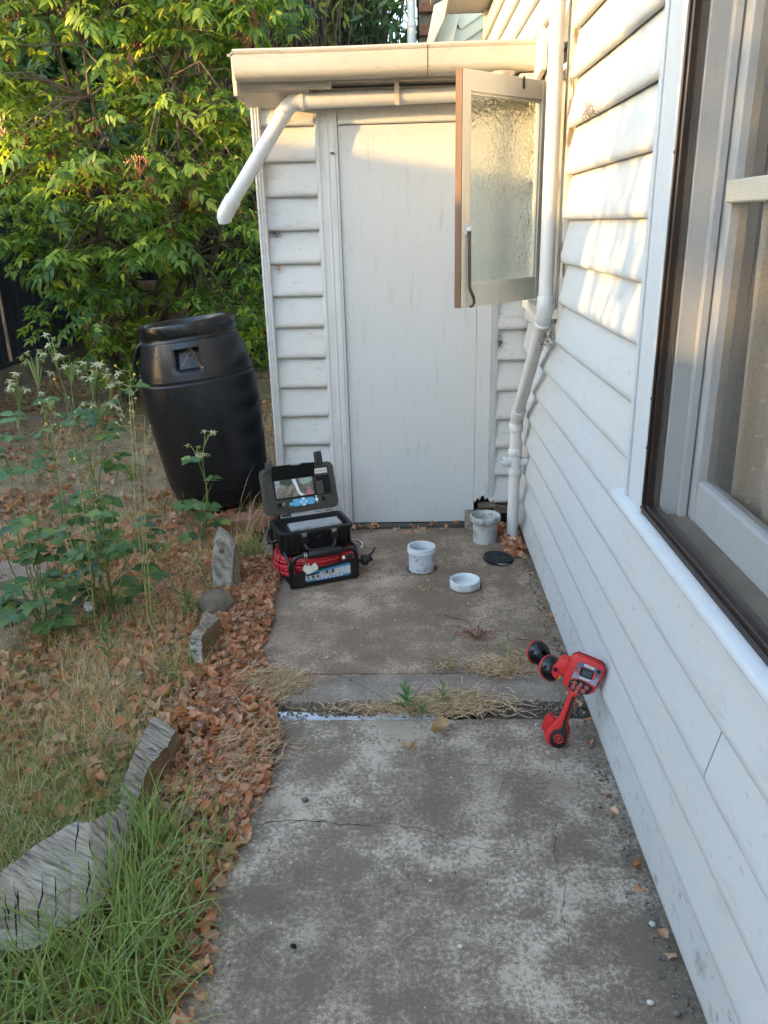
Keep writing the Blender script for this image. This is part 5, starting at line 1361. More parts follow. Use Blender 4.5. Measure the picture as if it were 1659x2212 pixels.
def elder():
    root = thing('elder_shrub', (-2.4, 7.2, 0), 'large leafy elder shrub with berry clusters, sunlit above and shaded below', 'shrub')
    stems = []
    mb = MB()
    for i in range(12):
        a = rng.uniform(-1, 1); x0, y0 = -2.35 + rng.uniform(-.35, .5), 7.3 + rng.uniform(-.3, .3)
        tip = np.array([-2.3 + a * 1.35, 6.9 + rng.uniform(-.6, .8), rng.uniform(2.4, 4.2)])
        pts = [np.array([x0, y0, -.03])]
        for k in range(1, 9):
            t = k / 8; p = pts[0] * (1 - t) + tip * t; p[0] += .25 * math.sin(t * 3) * a * .6; p += rng.normal(size=3) * .03; pts.append(p)
        mb.tube(pts, [.035 * (1 - .8 * k / 8) + .004 for k in range(9)], 6); stems += pts
    mb.build('trunk', BARK, root, smooth=60)
    S = np.array(stems)
    tips = []
    while len(tips) < 840:
        x = rng.uniform(-4.0, -.85); y = rng.uniform(5.6, 8.2); z = rng.uniform(.35, 4.0)
        front = 5.75 + .55 * abs(x + 2.4) ** 1.3 * .6 + max(0, 1.4 - z) * .42
        if y < front: continue
        if x < -3.2 and z < 1.25 + .5 * (-3.2 - x): continue
        if x < -2.6 and z < .85: continue
        if x < -3.0 and z < 1.45: continue
        if rng.random() > .30 + .70 * math.exp(-(y - front) * 1.1): continue
        # leave some hollows
        if noise.noise((x * 1.9, y * 1.6, z * 1.9)) < -.22 and z < 3: continue
        tips.append((x, y, z))
    T = np.array(tips)
    nb2 = nearest_on(T, S)
    tw = MB()
    for p, q in zip(T, nb2):
        m1 = q * .5 + p * .5 + rng.normal(size=3) * .06 + np.array([0, 0, .08]); tw.tube([q, m1, p], [.011, .007, .0035], 4, False)
    o = tw.build('branches', BARK, root, smooth=60); o['kind'] = 'stuff'
    P = []; D = []
    for p in T:
        k = rng.integers(4, 8); a0 = rng.uniform(0, 6.28)
        for j in range(k):
            a = a0 + j * 2.4; el = rng.uniform(-.55, .45)
            D.append((math.cos(a) * math.cos(el), math.sin(a) * math.cos(el) - .25, math.sin(el) - .12)); P.append(p + rng.normal(size=3) * np.array([.03, .03, .05]))
    P = np.array(P); D = np.array(D); U = np.tile(np.array([[0, -.35, 1.0]]), (len(P), 1)) + rng.normal(size=(len(P), 3)) * .35
    sz = rng.uniform(.10, .19, len(P)); Rm = basis(D, U)
    vis = (P[:, 0] > -.50 * P[:, 1]) & (P[:, 2] < 1.5 + .27 * P[:, 1])
    order = np.argsort(np.where(vis, P[:, 1], 99)); near = order[:300]; rest = order[300:]
    V, F = scatter_multi(CT, Rm[rest], P[rest], sz[rest])
    o = link_mesh('foliage', arr_mesh('foliage', V, F), ELDER, root); o['kind'] = 'stuff'
    meshes = []
    for v, f in CT:
        me = arr_mesh('leaf', v, f); me.materials.append(ELDER); meshes.append(me)
    for i in near:
        m_ = Matrix.Identity(4)
        for a in range(3):
            for b in range(3): m_[a][b] = Rm[i][a][b] * sz[i]
            m_[a][3] = P[i][a]
        link_mesh('leaf', meshes[i % 6], None, root, m_)
    # withered drooping leaves
    idx = rng.choice(len(T), 110); P2 = np.repeat(T[idx], 7, axis=0) + rng.normal(size=(770, 3)) * .035
    D2 = rng.normal(size=(770, 3)) * .3 + np.array([0, 0, -1]); V, F = scatter_multi([leaf_tmpl(.3, .5, .8, 3, .2, .5, random.Random(9))], basis(D2, unit(770)), P2, rng.uniform(.06, .13, 770))
    o = link_mesh('withered_leaves', arr_mesh('withered_leaves', V, F), DEADLF, root); o['kind'] = 'stuff'
    # flat berry heads
    be = MB(); sk = MB(); n_ = 0
    top = [p for p in T if p[2] > 1.7 and p[1] < 7.4]; random.shuffle(top)
    for p in top[:95]:
        c = Vector(p) + Vector((random.uniform(-.1, .1), -.12, random.uniform(.02, .12)))
        for j in range(26):
            a = random.uniform(0, 6.28); rr = .10 * math.sqrt(random.random()); q = c + Vector((rr * math.cos(a), rr * math.sin(a), .03 - rr * .25 + random.uniform(-.02, .02)))
            be.ball(q, random.uniform(.006, .010), 5, 3)
            if j % 2 == 0: sk.tube([c - Vector((0, 0, .09)), q], .0022, 3, False)
    o = be.build('berries', BERRY, root); o['kind'] = 'stuff'
    o = sk.build('berry_stalks', REDST, root); o['kind'] = 'stuff'
elder()

def simple_tree(name, label, cat, base, boxes, n_per, size, mat, lt, dens=None, trunk=.08, group=None):
    root = thing(name, base, label, cat, group)
    mb = MB(); b = Vector(base)
    tops = []
    for (c, rad) in boxes:
        c = Vector(c); mb.tube([b, b.lerp(c, .5) + Vector((random.uniform(-.1, .1), random.uniform(-.1, .1), .15)), c], [trunk, trunk * .6, trunk * .2], 7)
        for j in range(14):
            q = c + Vector((random.uniform(-1, 1) * rad[0], random.uniform(-1, 1) * rad[1], random.uniform(-1, 1) * rad[2])) * .85; mb.tube([c.lerp(b, .15), (c + q) / 2 + Vector((0, 0, .05)), q], [.016, .009, .004], 4, False)
    mb.build('trunk', BARK, root, smooth=60)
    P = []
    for (c, rad) in boxes:
        m_ = max(30, int(n_per)); ctr = unit(m_) * rng.uniform(.35, 1.0, (m_, 1)) * np.array(rad) + np.array(c)
        P.append(np.repeat(ctr, 7, axis=0) + rng.normal(size=(m_ * 7, 3)) * .09)
    P = np.concatenate(P); N = len(P)
    D = rng.normal(size=(N, 3)) * .7 + np.array([0, -.2, -.55]); U = unit(N) * .6 + np.array([0, -.5, .6])
    V, F = scatter_multi(lt, basis(D, U), P, rng.uniform(size * .7, size * 1.3, N))
    o = link_mesh('crown', arr_mesh('crown', V, F), mat, root); o['kind'] = 'stuff'
    return root
LANCE = [leaf_tmpl(.26, .25, .2, 4, .3, .2, random.Random(i + 40)) for i in range(4)]
simple_tree('bay_tree', 'dark green bay tree behind the shed, left of the white vent pipe', 'tree', (-.3, 9.1, 0), [((-.25, 9.0, 3.4), (.5, .5, .8)), ((-.1, 9.0, 4.4), (.6, .5, .7)), ((-.45, 8.9, 2.6), (.4, .4, .6))], 110, .15, BAYLF, LANCE)
simple_tree('yellow_shrub', 'narrow yellow leaved shrub rising behind the shed beside the bay tree', 'shrub', (-.72, 8.8, 0), [((-.70, 8.75, 3.2), (.14, .2, .6)), ((-.72, 8.75, 4.0), (.14, .2, .6))], 36, .13, YELLF, LANCE, trunk=.03)
simple_tree('far_tree', 'dense dark tree filling the background behind the elder shrub', 'tree', (-2.6, 12.0, 0), [((-3.6, 11.6, 3.2), (1.1, .7, 1.3)), ((-2.3, 11.8, 3.4), (1.2, .7, 1.5)), ((-1.3, 12.0, 3.3), (1.0, .7, 1.5)), ((-3.0, 11.6, 4.4), (1.0, .7, 1.0)), ((-4.6, 11.4, 2.6), (1.0, .7, 1.6)), ((-4.9, 11.2, 4.2), (1.2, .7, 1.3)), ((-3.8, 11.2, 2.2), (1.0, .6, 1.0))], 230, .26, BAYLF, LT, trunk=.14)

# a shed, added and stepped for its shadow, and a tree on the far left: they stand outside the picture and cast its shadows
ns = thing('shadow_shed', (-6.8, .8, 0), 'unseen stepped grey shed added over the left fence to cast shadows', 'shed')
MB().box(-7.6, -6.0, -.20, .62, 0, 2.52).box(-7.6, -6.0, .62, 2.1, 0, 2.68).build('wall', ROOFM, ns)
MB().box(-7.7, -5.95, -.24, .60, 2.525, 2.56).box(-7.7, -5.95, .60, 2.16, 2.685, 2.72).build('roof', ROOFM, ns)
# unseen house and hedge, added to block low sky light on the walls
rh = thing('sky_block_house', (-2.5, -8.0, 0), 'unseen cream house with an iron roof, added behind the yard to block sky light', 'house')
B('wall', -10, 5, -11, -7.5, 0, 3.0, P_NEIGH, rh, 0)
MB().add([(-10.4, -7.1, 2.95), (5.4, -7.1, 2.95), (5.4, -9.3, 4.9), (-10.4, -9.3, 4.9), (-10.4, -11.5, 2.95), (5.4, -11.5, 2.95)], [(0, 1, 2, 3), (3, 2, 5, 4), (0, 3, 4), (1, 5, 2)]).build('roof', ROOFM, rh)
def hedge():
    root = thing('sky_block_hedge', (-6.6, 11, 0), 'unseen tall dark hedge added beyond the left fence to block sky light', 'hedge')
    MB().box(-7.0, -6.2, 7.2, 16, -.02, 4.0).build('branches', BRUSHM, root)
    N = 5000; P = np.column_stack([rng.uniform(-7.15, -6.05, N), rng.uniform(7.0, 16, N), rng.uniform(.1, 4.25, N)]); k = rng.random(N) < .75; P[k, 0] = rng.uniform(-6.2, -6.0, k.sum())
    V, F = scatter_multi(LT, basis(unit(N), unit(N)), P, rng.uniform(.12, .22, N)); o = link_mesh('foliage', arr_mesh('foliage', V, F), BAYLF, root); o['kind'] = 'stuff'
hedge()
def shade_tree():
    root = thing('weeping_tree', (-5.2, -.62, 0), 'slim weeping tree with thin hanging twigs at the left of the yard', 'tree')
    mb = MB(); mb.tube([(-5.2, -.62, -.05), (-5.2, -.61, 1.5), (-5.19, -.615, 3.0), (-5.2, -.65, 4.4), (-5.25, -.67, 5.4)], [.125, .112, .105, .07, .03], 12); mb.build('trunk', BARK, root, smooth=60)
    tw = MB(); P = []
    for i in range(105):
        y = rng.uniform(-2.2, .08); x = -5.2 + rng.normal() * .25; z0 = rng.uniform(2.7, 3.9); L_ = rng.uniform(.6, 1.7); dr = rng.normal() * .05; pts = []
        if abs(y + .62) > .12: 
            for k in range(7):
                t = k / 6; pts.append((x + dr * t, y + dr * 2 * t + .02 * math.sin(5 * t + i), z0 - L_ * t)); 
                if k > 1: P += [pts[-1]] * 4
            tw.tube([(-5.2, -.63, min(4.5, z0 + 1.2)), ((x - 5.2) / 2, (y - .63) / 2, z0 + .75), pts[0]], [.015, .010, .006], 4, False)
            tw.tube(pts, [.016, .015, .014, .012, .010, .008, .004], 4, False)
    o = tw.build('twigs', BARK, root); o['kind'] = 'stuff'
    P = np.array(P) + rng.normal(size=(len(P), 3)) * .05; D = rng.normal(size=P.shape) * .35 + np.array([0, 0, -1])
    V, F = scatter_multi(LANCE, basis(D, unit(len(P))), P, rng.uniform(.09, .17, len(P)))
    o = link_mesh('foliage', arr_mesh('foliage', V, F), BAYLF, root); o['kind'] = 'stuff'
shade_tree()

# ------------------------------------------------------------------ rose bushes, weeds
RL = [leaf_tmpl(.72, .12, .18, 5, .05, .1, random.Random(i + 70)) for i in range(4)]
RMESH = []
for v, f in RL:
    me = arr_mesh('leaf', v, f); me.materials.append(ROSELF); RMESH.append(me)
def put(me, name, parent, p, d, u, s):
    R_ = basis(np.array([d], float), np.array([u], float))[0]; m_ = Matrix.Identity(4)
    for a in range(3):
        for b in range(3): m_[a][b] = R_[a][b] * s
        m_[a][3] = p[a]
    return link_mesh(name, me, None, parent, m_)
HIPM = MB().ball((0, 0, 0), 1, 10, 7, (1, 1, 1.15)).mesh('rose_hip', 60); HIPM.materials.append(HIP)
_sv, _sf = join_tmpl([place_tmpl(leaf_tmpl(.34, .35, .2, 3, .1, 0, random.Random(3)), (0, 0, .9), (math.cos(a), math.sin(a), .25 + .15 * math.sin(a * 3)), (0, 0, 1), 2.6) for a in [i * 1.2566 for i in range(5)]])
SEPM = arr_mesh('sepals', _sv, _sf); SEPM.materials.append(SEPAL)
def rose(name, label, base, tips, nleaf, flower_tips, spread, stemr=.006, mat=GSTEM):
    root = thing(name, base, label, 'rose bush', 'rose bushes')
    b = Vector(base); stations = []
    for i, tp_ in enumerate(tips):
        t1 = Vector(tp_); s0 = b + Vector((random.uniform(-spread, spread), random.uniform(-spread, spread), -.02)); pts = []
        for k in range(8):
            t = k / 7; p = s0.lerp(t1, t) + Vector((.05 * math.sin(t * 3 + i), .03 * math.sin(t * 4 + i * 2), .04 * math.sin(t * 3.1))) * (1 - t) * t * 3; pts.append(p)
        MB().tube(pts, [stemr * (1 - .6 * k / 7) for k in range(8)], 7).build('stem', mat, root, smooth=60)
        stations.append(pts)
        if i in flower_tips:
            for j in range(flower_tips[i]):
                e_ = t1 + Vector((random.uniform(-.055, .055), random.uniform(-.05, .05), random.uniform(-.05, .045)))
                MB().tube([pts[-2].lerp(pts[-1], .4), (pts[-1] + e_) / 2 + Vector((0, 0, .008)), e_], [.0028, .0022, .002], 5).build('stalk', GSTEM, root)
                h_ = link_mesh('rose_hip', HIPM, None, root, Matrix.Translation(e_) @ Matrix.Scale(.0075, 4))
                dd = (e_ - pts[-2]).normalized() + Vector((random.uniform(-.5, .5), random.uniform(-.7, .1), random.uniform(-.2, .5)))
                q = dd.to_track_quat('Z', 'Y').to_matrix().to_4x4()
                link_mesh('sepals', SEPM, None, root, Matrix.Translation(e_) @ q @ Matrix.Scale(.0082, 4))
    n_ = 0
    while n_ < nleaf:
        pts = random.choice(stations); t = random.uniform(.14, .92); x = t * 7; i = int(x); p = pts[i].lerp(pts[min(7, i + 1)], x - i)
        a = random.uniform(0, 6.28); d = Vector((math.cos(a), math.sin(a) - .15, random.uniform(-.1, .45))).normalized(); L_ = random.uniform(.085, .14)
        e_ = p + d * L_
        MB().tube([p, (p + e_) / 2 + Vector((0, 0, .006)), e_], .0016, 4).build('leaf_stalk', GSTEM, root)
        sd = d.cross(Vector((0, 0, 1))).normalized()
        for q, dv in ((e_, d + Vector((0, 0, -.25))), (p + d * L_ * .95, sd + d * .25), (p + d * L_ * .95, -sd + d * .25), (p + d * L_ * .55, sd * .9 + d * .3), (p + d * L_ * .55, -sd * .9 + d * .3)):
            put(random.choice(RMESH), 'leaf', root, q, tuple(dv + Vector((0, 0, random.uniform(-.3, .1)))), (random.uniform(-.3, .3), random.uniform(-.6, .0), 1), random.uniform(.044, .066)); n_ += 1
    return root
rose('rose_bush', 'tall rose bush with many spent flower heads, middle of the left garden bed', (-1.28, 2.92, 0),
     [(-1.33, 2.95, 1.10), (-1.27, 2.95, 1.04), (-1.20, 3.0, .98), (-1.13, 3.0, .97), (-1.16, 2.9, .90), (-1.13, 3.05, .84), (-1.05, 2.85, .42), (-1.0, 2.95, .30), (-1.18, 2.65, .30), (-.98, 3.0, .50), (-1.10, 2.75, .55), (-1.22, 2.8, .62)],
     255, {0: 7, 1: 5, 2: 7, 3: 6, 4: 5, 5: 4, 7: 1}, .05, .0034)
rose('rose_bush', 'rose bush with spent flower heads cut by the left edge of the picture', (-1.46, 2.78, 0),
     [(-1.38, 2.9, 1.04), (-1.40, 2.8, .98), (-1.33, 2.85, .90), (-1.46, 2.75, .72), (-1.52, 2.65, .60), (-1.52, 2.6, .34), (-1.6, 2.8, .45), (-1.35, 2.6, .35), (-1.40, 2.70, .50)],
     215, {0: 7, 1: 7, 2: 5, 3: 3, 4: 2}, .05, .0034)
rose('rose_bush', 'small rose shoot with pale spent flowers in front of the black drum', (-1.06, 3.74, 0),
     [(-1.05, 3.74, .47), (-1.00, 3.76, .52), (-1.13, 3.72, .26), (-.98, 3.72, .30), (-1.16, 3.76, .18)], 40, {0: 6, 1: 3}, .015, .0045)
def long_weed(label, base, tips, mat, heads=True):
    root = thing('flowering_weed', base, label, 'weed', 'tall weeds')
    for i, tp_ in enumerate(tips):
        b = Vector(base) + Vector((random.uniform(-.03, .03), random.uniform(-.03, .03), -.02)); t1 = Vector(tp_); m1 = b.lerp(t1, .5) + Vector((random.uniform(-.04, .04), random.uniform(-.03, .03), 0)); pts = [b, b.lerp(m1, .5), m1, m1.lerp(t1, .55), t1]
        MB().tube(pts, [.0026, .0023, .002, .0016, .0011], 6).build('stem', mat, root, smooth=60)
        for j in range(5):
            p = pts[3].lerp(t1, j / 4); a = random.uniform(0, 6.28); e_ = p + Vector((math.cos(a) * .05, math.sin(a) * .05, random.uniform(.02, .07)))
            MB().tube([p, (p + e_) / 2 + Vector((math.cos(a) * .01, math.sin(a) * .01, -.004)), e_], [.0016, .0013, .001], 4).build('side_stem', mat, root)
            if heads: MB().ball(e_, .005, 6, 4).build('bud', YELPL if j == 4 else SEPAL, root)
        for j in range(3):
            p = b.lerp(m1, .2 + .25 * j); a = random.uniform(0, 6.28); put(WMESH[j % 3], 'leaf', root, p, (math.cos(a), math.sin(a), .4), (0, 0, 1), .05)
    return root
WL = [leaf_tmpl(.24, .2, .2, 4, .2, .15, random.Random(i + 90)) for i in range(3)]
WMESH = []
for v, f in WL:
    me = arr_mesh('leaf', v, f); me.materials.append(WEEDLF); WMESH.append(me)
long_weed('tall pale stemmed weed in front of the rose bush', (-1.28, 2.78, 0), [(-1.22, 2.75, .95), (-1.28, 2.74, .88), (-1.16, 2.73, .66)], YSTEM)
long_weed('thin branching weed with yellow buds right of the rose bush', (-1.05, 2.80, 0), [(-1.02, 2.85, .98), (-1.0, 2.82, 1.02), (-.96, 2.8, .86)], YSTEM)
def upright_weed(label, base, h, n, s, mat_stem=GSTEM, droop=.3, lm=None, name='joint_weed'):
    root = thing(name, base, label, 'weed', 'weeds in the concrete joint'); b = Vector(base)
    t1 = b + Vector((random.uniform(-.1, .1) * h, random.uniform(-.1, .1) * h, h)); MB().tube([b - Vector((0, 0, .02)), b.lerp(t1, .5) + Vector((.004, 0, 0)), t1], [.0028, .0022, .0012], 6).build('stem', mat_stem, root)
    for j in range(n):
        t = .1 + .9 * j / n; p = b.lerp(t1, t); a = j * 2.4; put((lm or WMESH)[j % 3], 'leaf', root, p, (math.cos(a), math.sin(a), .55 + t * .9), (0, 0, 1), s * (1.15 - .6 * t) * random.uniform(.8, 1.15))
    return root
upright_weed('bright green leafy weed, the tallest growing in the slab joint', (-.01, 2.19, -.02), .125, 22, .055)
upright_weed('short green weed right beside the tallest weed in the slab joint', (.028, 2.165, -.02), .075, 14, .035)
upright_weed('thin grey green weed at the back of the slab joint', (.105, 2.225, -.02), .105, 16, .04)
upright_weed('single bare upright stem growing from straw near the locator', (.352, 2.51, 0), .17, 12, .022, YSTEM)
upright_weed('tiny green weed in the straw beside the far slab joint', (.135, 2.445, 0), .05, 8, .022)
upright_weed('low broad weed at the left of the slab joint', (-.50, 2.205, -.02), .04, 14, .04)
upright_weed('small green weed in the leaf litter beside the concrete', (-.665, 2.92, 0), .07, 14, .03)
upright_weed('broad leaved weed beside the round rock', (-.90, 2.85, 0), .12, 18, .06, droop=.2)
upright_weed('upright leafy weed in front of the pointed log', (-.84, 3.17, 0), .20, 18, .045)
upright_weed('second leafy weed left of the pointed log', (-.90, 3.12, 0), .16, 14, .04)
upright_weed('green weed among leaves in front of the rose bush', (-1.12, 2.52, 0), .16, 20, .05)
sr = thing('sorrel', (.25, 2.67, 0), 'dry reddish sorrel weed sprawling beside the crack', 'weed', 'weeds in the concrete joint')
m_ = MB(); P = []
for i in range(16):
    a = rng.uniform(0, 6.28); L_ = rng.uniform(.04, .09); e_ = Vector((.25 + math.cos(a) * L_ * 1.2, 2.67 + math.sin(a) * L_, rng.uniform(.008, .05))); m_.tube([(.25, 2.67, 0), ((.25 + e_.x) / 2, (2.67 + e_.y) / 2, e_.z * .8 + .01), e_], .0013, 4)
    for k in range(14): P.append(np.array(e_) * (1 - k / 22) + np.array((.25, 2.67, .01)) * (k / 22) + rng.normal(size=3) * .006)
m_.build('stems', REDDRY, sr); P = np.array(P); V, F = scatter_multi(WL, basis(unit(len(P)), unit(len(P))), P, rng.uniform(.008, .016, len(P)))
o = link_mesh('leaflets', arr_mesh('leaflets', V, F), REDDRY, sr); o['kind'] = 'stuff'

def dandelion(loc, label):
    root = thing('dandelion_clock', (loc[0], loc[1], 0), label, 'dandelion', 'dandelion clocks'); c = Vector(loc)
    MB().tube([(loc[0] + .03, loc[1], -.02), (loc[0] + .012, loc[1], loc[2] * .5), c], .0022, 6).build('stem', GSTEM, root)
    MB().ball(c, .005, 8, 6).build('seed_core', DARKT, root)
    m_ = MB()
    for d in unit(130):
        d = Vector(d); e_ = c + d * .016; m_.tube([c, e_], .00035, 3, False); s = d.orthogonal().normalized(); q = d.cross(s)
        for k in range(5):
            a = k * 1.2566; m_.tube([e_, e_ + (d * .5 + s * math.cos(a) + q * math.sin(a)) * .0055], .0004, 3, False)
    o = m_.build('seeds', FLUFF, root); o['kind'] = 'stuff'
dandelion((-1.30, 2.985, .12), 'white dandelion clock at the foot of the rose bush, farther of the two')
dandelion((-1.276, 2.775, .10), 'white dandelion clock nearer the camera below the rose bush')

# ------------------------------------------------------------------ leaf litter, straw, grass
twl = MB()
for i in range(170):
    y = rng.uniform(1.2, 4.5); x = edge(y) - abs(rng.normal()) * .35 + .03; a = rng.uniform(0, 6.28); L_ = rng.uniform(.03, .12); c_, s_ = math.cos(a) * L_, math.sin(a) * L_
    twl.tube([(x, y, .03), (x + c_ * .5 + rng.normal() * .004, y + s_ * .5, .036), (x + c_, y + s_, .028 + rng.uniform(-.01, .02))], [.0017, .0014, .0008], 4, False)
tag(twl.build('fallen_twigs', TWIGM), 'thin dry twigs lying among the fallen leaves', 'twigs', kind='stuff')

def litter_tmpl(seed):
    """a dry leaf: lobed outline, folded along the midrib, crinkled"""
    r_ = random.Random(seed); V = []; F = []; n = 6; cu = r_.uniform(-1.1, 1.1); cl = r_.uniform(.1, 1.3); tw = r_.uniform(-.9, .9)
    for i in range(n):
        t = i / (n - 1); hw = .40 * (math.sin(math.pi * (.06 + .90 * t)) ** .7) * r_.choice((.62, .8, 1.0, 1.22))
        for j in (-1, -.5, 0, .5, 1):
            V.append((j * hw * r_.uniform(.85, 1.1), t - .5 + r_.uniform(-.05, .05) + .10 * abs(j), cl * hw * abs(j) ** 1.4 + cu * (t - .5) ** 2 + tw * j * hw * (t - .5) + r_.uniform(-.07, .07)))
    for i in range(n - 1):
        for j in range(4): a = i * 5 + j; F.append((a, a + 1, a + 6, a + 5))
    return np.array(V), np.array(F)
LIT = [litter_tmpl(i) for i in range(14)]
def lay_litter(name, pts, zlo, zhi, smin, smax, label=None, tilt=.45):
    pts = np.array(pts); N = len(pts); a = rng.uniform(0, 6.28, N)
    D = np.stack([np.cos(a), np.sin(a), rng.normal(size=N) * tilt], 1); U = np.stack([rng.normal(size=N) * tilt, rng.normal(size=N) * tilt, np.ones(N) * rng.choice([1, 1, -1], N)], 1)
    T_ = np.stack([pts[:, 0], pts[:, 1], rng.uniform(zlo, zhi, N)], 1)
    V, F = scatter_multi(LIT, basis(D, U), T_, rng.uniform(smin, smax, N))
    o = link_mesh(name, arr_mesh(name, V, F, False), LITTER); return tag(o, label, 'leaf litter', kind='stuff')
pts = []
while len(pts) < 6000:
    y = rng.uniform(1.05, 3.45); w = .30 if y > 1.9 else .30
    wv = noise.noise((y * 3.1, 4, 0)); x = edge(y) + .05 + .05 * wv - abs(rng.normal()) * w * (.55 + .25 * wv)
    if y < 1.7 and rng.random() < .65: continue
    if x < edge(y) + .05 * (1 + noise.noise((y * 9, 0, 0))) + (.02 if y > 1.9 else 0) or rng.random() < .03: pts.append((x, y))
lay_litter('leaf_drift', pts, -.008, .024, .012, .044, 'drift of orange brown fallen leaves along the left edge of the concrete')
pts = []
while len(pts) < 8200:
    y = rng.uniform(1.0, 9.5) if rng.random() < .5 else rng.uniform(1.6, 4.5); x = rng.uniform(-min(4.0, .62 * y + .55), -.66)
    if y > 3.85 and x > -.75: continue
    k = noise.noise((x * 2.0, y * 1.6, 5))
    if rng.random() > .50 + 1.1 * k: continue
    if y < 1.7 and rng.random() < .6: continue
    pts.append((x, y))
lay_litter('scattered_leaves', pts, -.015, .02, .015, .06, 'brown fallen leaves scattered over the dry yard at the left')
pts = []
for i in range(90): pts.append((.50 + rng.uniform(-.04, .05), 3.50 + rng.uniform(-.06, .3)))
for i in range(40): pts.append((.46 + rng.uniform(-.06, .1), 3.76 + rng.uniform(-.06, .08)))
for i in range(18): pts.append((rng.uniform(-.35, .3), 3.81 + rng.uniform(-.03, .03)))
lay_litter('corner_leaves', pts, .006, .03, .025, .05, 'brown leaves caught in the corner beside the waste pipe')
pts = [(rng.uniform(.535, .56), y) for y in rng.uniform(1.2, 3.3, 22)]
lay_litter('wall_foot_leaves', pts, .003, .010, .015, .03, 'small dry leaf scraps along the foot of the house wall')

def one_leaf(x, y, s, a, tm, label, col=None):
    V, F = scatter(LIT[tm], basis(np.array([[math.cos(a), math.sin(a), .1]]), np.array([[.1, .1, 1.0]])), np.array([[x, y, .010]]), np.array([s]))
    o = link_mesh('fallen_leaf', arr_mesh('fallen_leaf', V, F), col or LITTER); tag(o, label, 'leaf', 'single leaves on the concrete')
TANLF = leafmat('tan_leaf', [(0, (.44, .29, .14)), (1, (.36, .22, .11))], .15, .6)
one_leaf(.086, 2.073, .062, .6, 2, 'curled tan leaf lying on the near slab below the straw', TANLF)
one_leaf(-.016, 2.004, .03, 1.9, 4, 'small curled leaf on the near slab, left one of a pair', TANLF)
one_leaf(.008, 1.998, .028, 1.2, 6, 'small pale leaf on the near slab, right one of a pair', TANLF)
one_leaf(-.47, 1.55, .05, .2, 1, 'yellowish leaf on the concrete edge beside the green grass', TANLF)
one_leaf(.30, 2.40, .04, 2.8, 3, 'flat brown leaf resting on the straw by the bare stem')

def straw(name, spots, label, wr=(.0013, .0025)):
    VV = []; FF = []; b = 0
    for (cx, cy, rx, ry, n, lmin, lmax, ang, sp, zmax) in spots:
        for i in range(int(n * .6)):
            a = ang + rng.normal() * sp; L_ = rng.uniform(lmin, lmax); x = cx + rng.normal() * rx * .5; y = cy + rng.normal() * ry * .5; z = .003 + rng.random() * zmax; cv = rng.normal() * .45; L_ *= rng.choice((.35, .6, 1.0)); w = rng.uniform(*wr); tl = rng.normal() * .12
            V = []
            for k in range(6):
                t = k / 5 - .5; aa = a + cv * t; px_ = x + math.cos(aa) * L_ * t; py_ = y + math.sin(aa) * L_ * t; pz = max(.003, z + tl * L_ * t + .004 * math.sin(t * 6 + i)); nx, ny = -math.sin(aa) * w / 2, math.cos(aa) * w / 2
                V += [(px_ - nx, py_ - ny, pz), (px_ + nx, py_ + ny, pz + .0008)]
            VV += V; FF += [(b + 2 * k, b + 2 * k + 1, b + 2 * k + 3, b + 2 * k + 2) for k in range(5)]; b += 12
    o = link_mesh(name, arr_mesh(name, VV, FF), STRAW); return tag(o, label, 'straw', kind='stuff')
straw('straw_pile', [(.12, 2.20, .20, .05, 900, .03, .12, 0, .7, .03), (.16, 2.23, .13, .07, 650, .03, .10, .2, .9, .03), (-.06, 2.19, .14, .04, 220, .03, .12, 0, .4, .015), (-.2, 2.21, .2, .03, 160, .03, .08, 0, .6, .006)], 'heap of dry straw caught in the middle of the slab joint')
straw('straw_pile', [(.31, 2.45, .11, .07, 700, .02, .09, .2, 1.0, .022), (.13, 2.46, .07, .03, 160, .02, .05, 0, 1.0, .010), (.40, 2.53, .06, .05, 60, .02, .05, 0, 1.2, .006)], 'flat heap of dry straw near the antenna of the locator')
straw('straw_pile', [(-.47, 2.33, .13, .08, 650, .05, .16, .9, .6, .04), (-.52, 2.40, .1, .06, 200, .05, .14, .3, .6, .03), (-.43, 2.40, .16, .03, 60, .05, .14, -.1, .3, .012)], 'dry straw spilling over the concrete at the left of the joint')
straw('straw_pile', [(-.50, 1.98, .10, .14, 520, .05, .16, .9, .45, .035), (-.52, 1.80, .08, .12, 260, .05, .13, 1.1, .5, .03), (-.38, 2.0, .15, .03, 12, .1, .2, .05, .3, .004)], 'dry straw fanned over the edge of the near slab')
straw('straw_bits', [(.52, 2.75, .06, .5, 220, .01, .04, 1.5, .9, .008), (.5, 3.2, .06, .4, 120, .01, .03, 1.5, 1, .006), (.1, 3.1, .08, .05, 40, .01, .03, 0, 1, .004), (-.05, 3.5, .4, .2, 60, .01, .03, 0, 1.5, .003), (.28, 2.62, .05, .10, 16, .08, .16, 1.3, .6, .015), (.47, 2.2, .06, .04, 40, .01, .03, 0, 1.5, .006)], 'scraps of straw along the house wall and the far slab', (.001, .002))

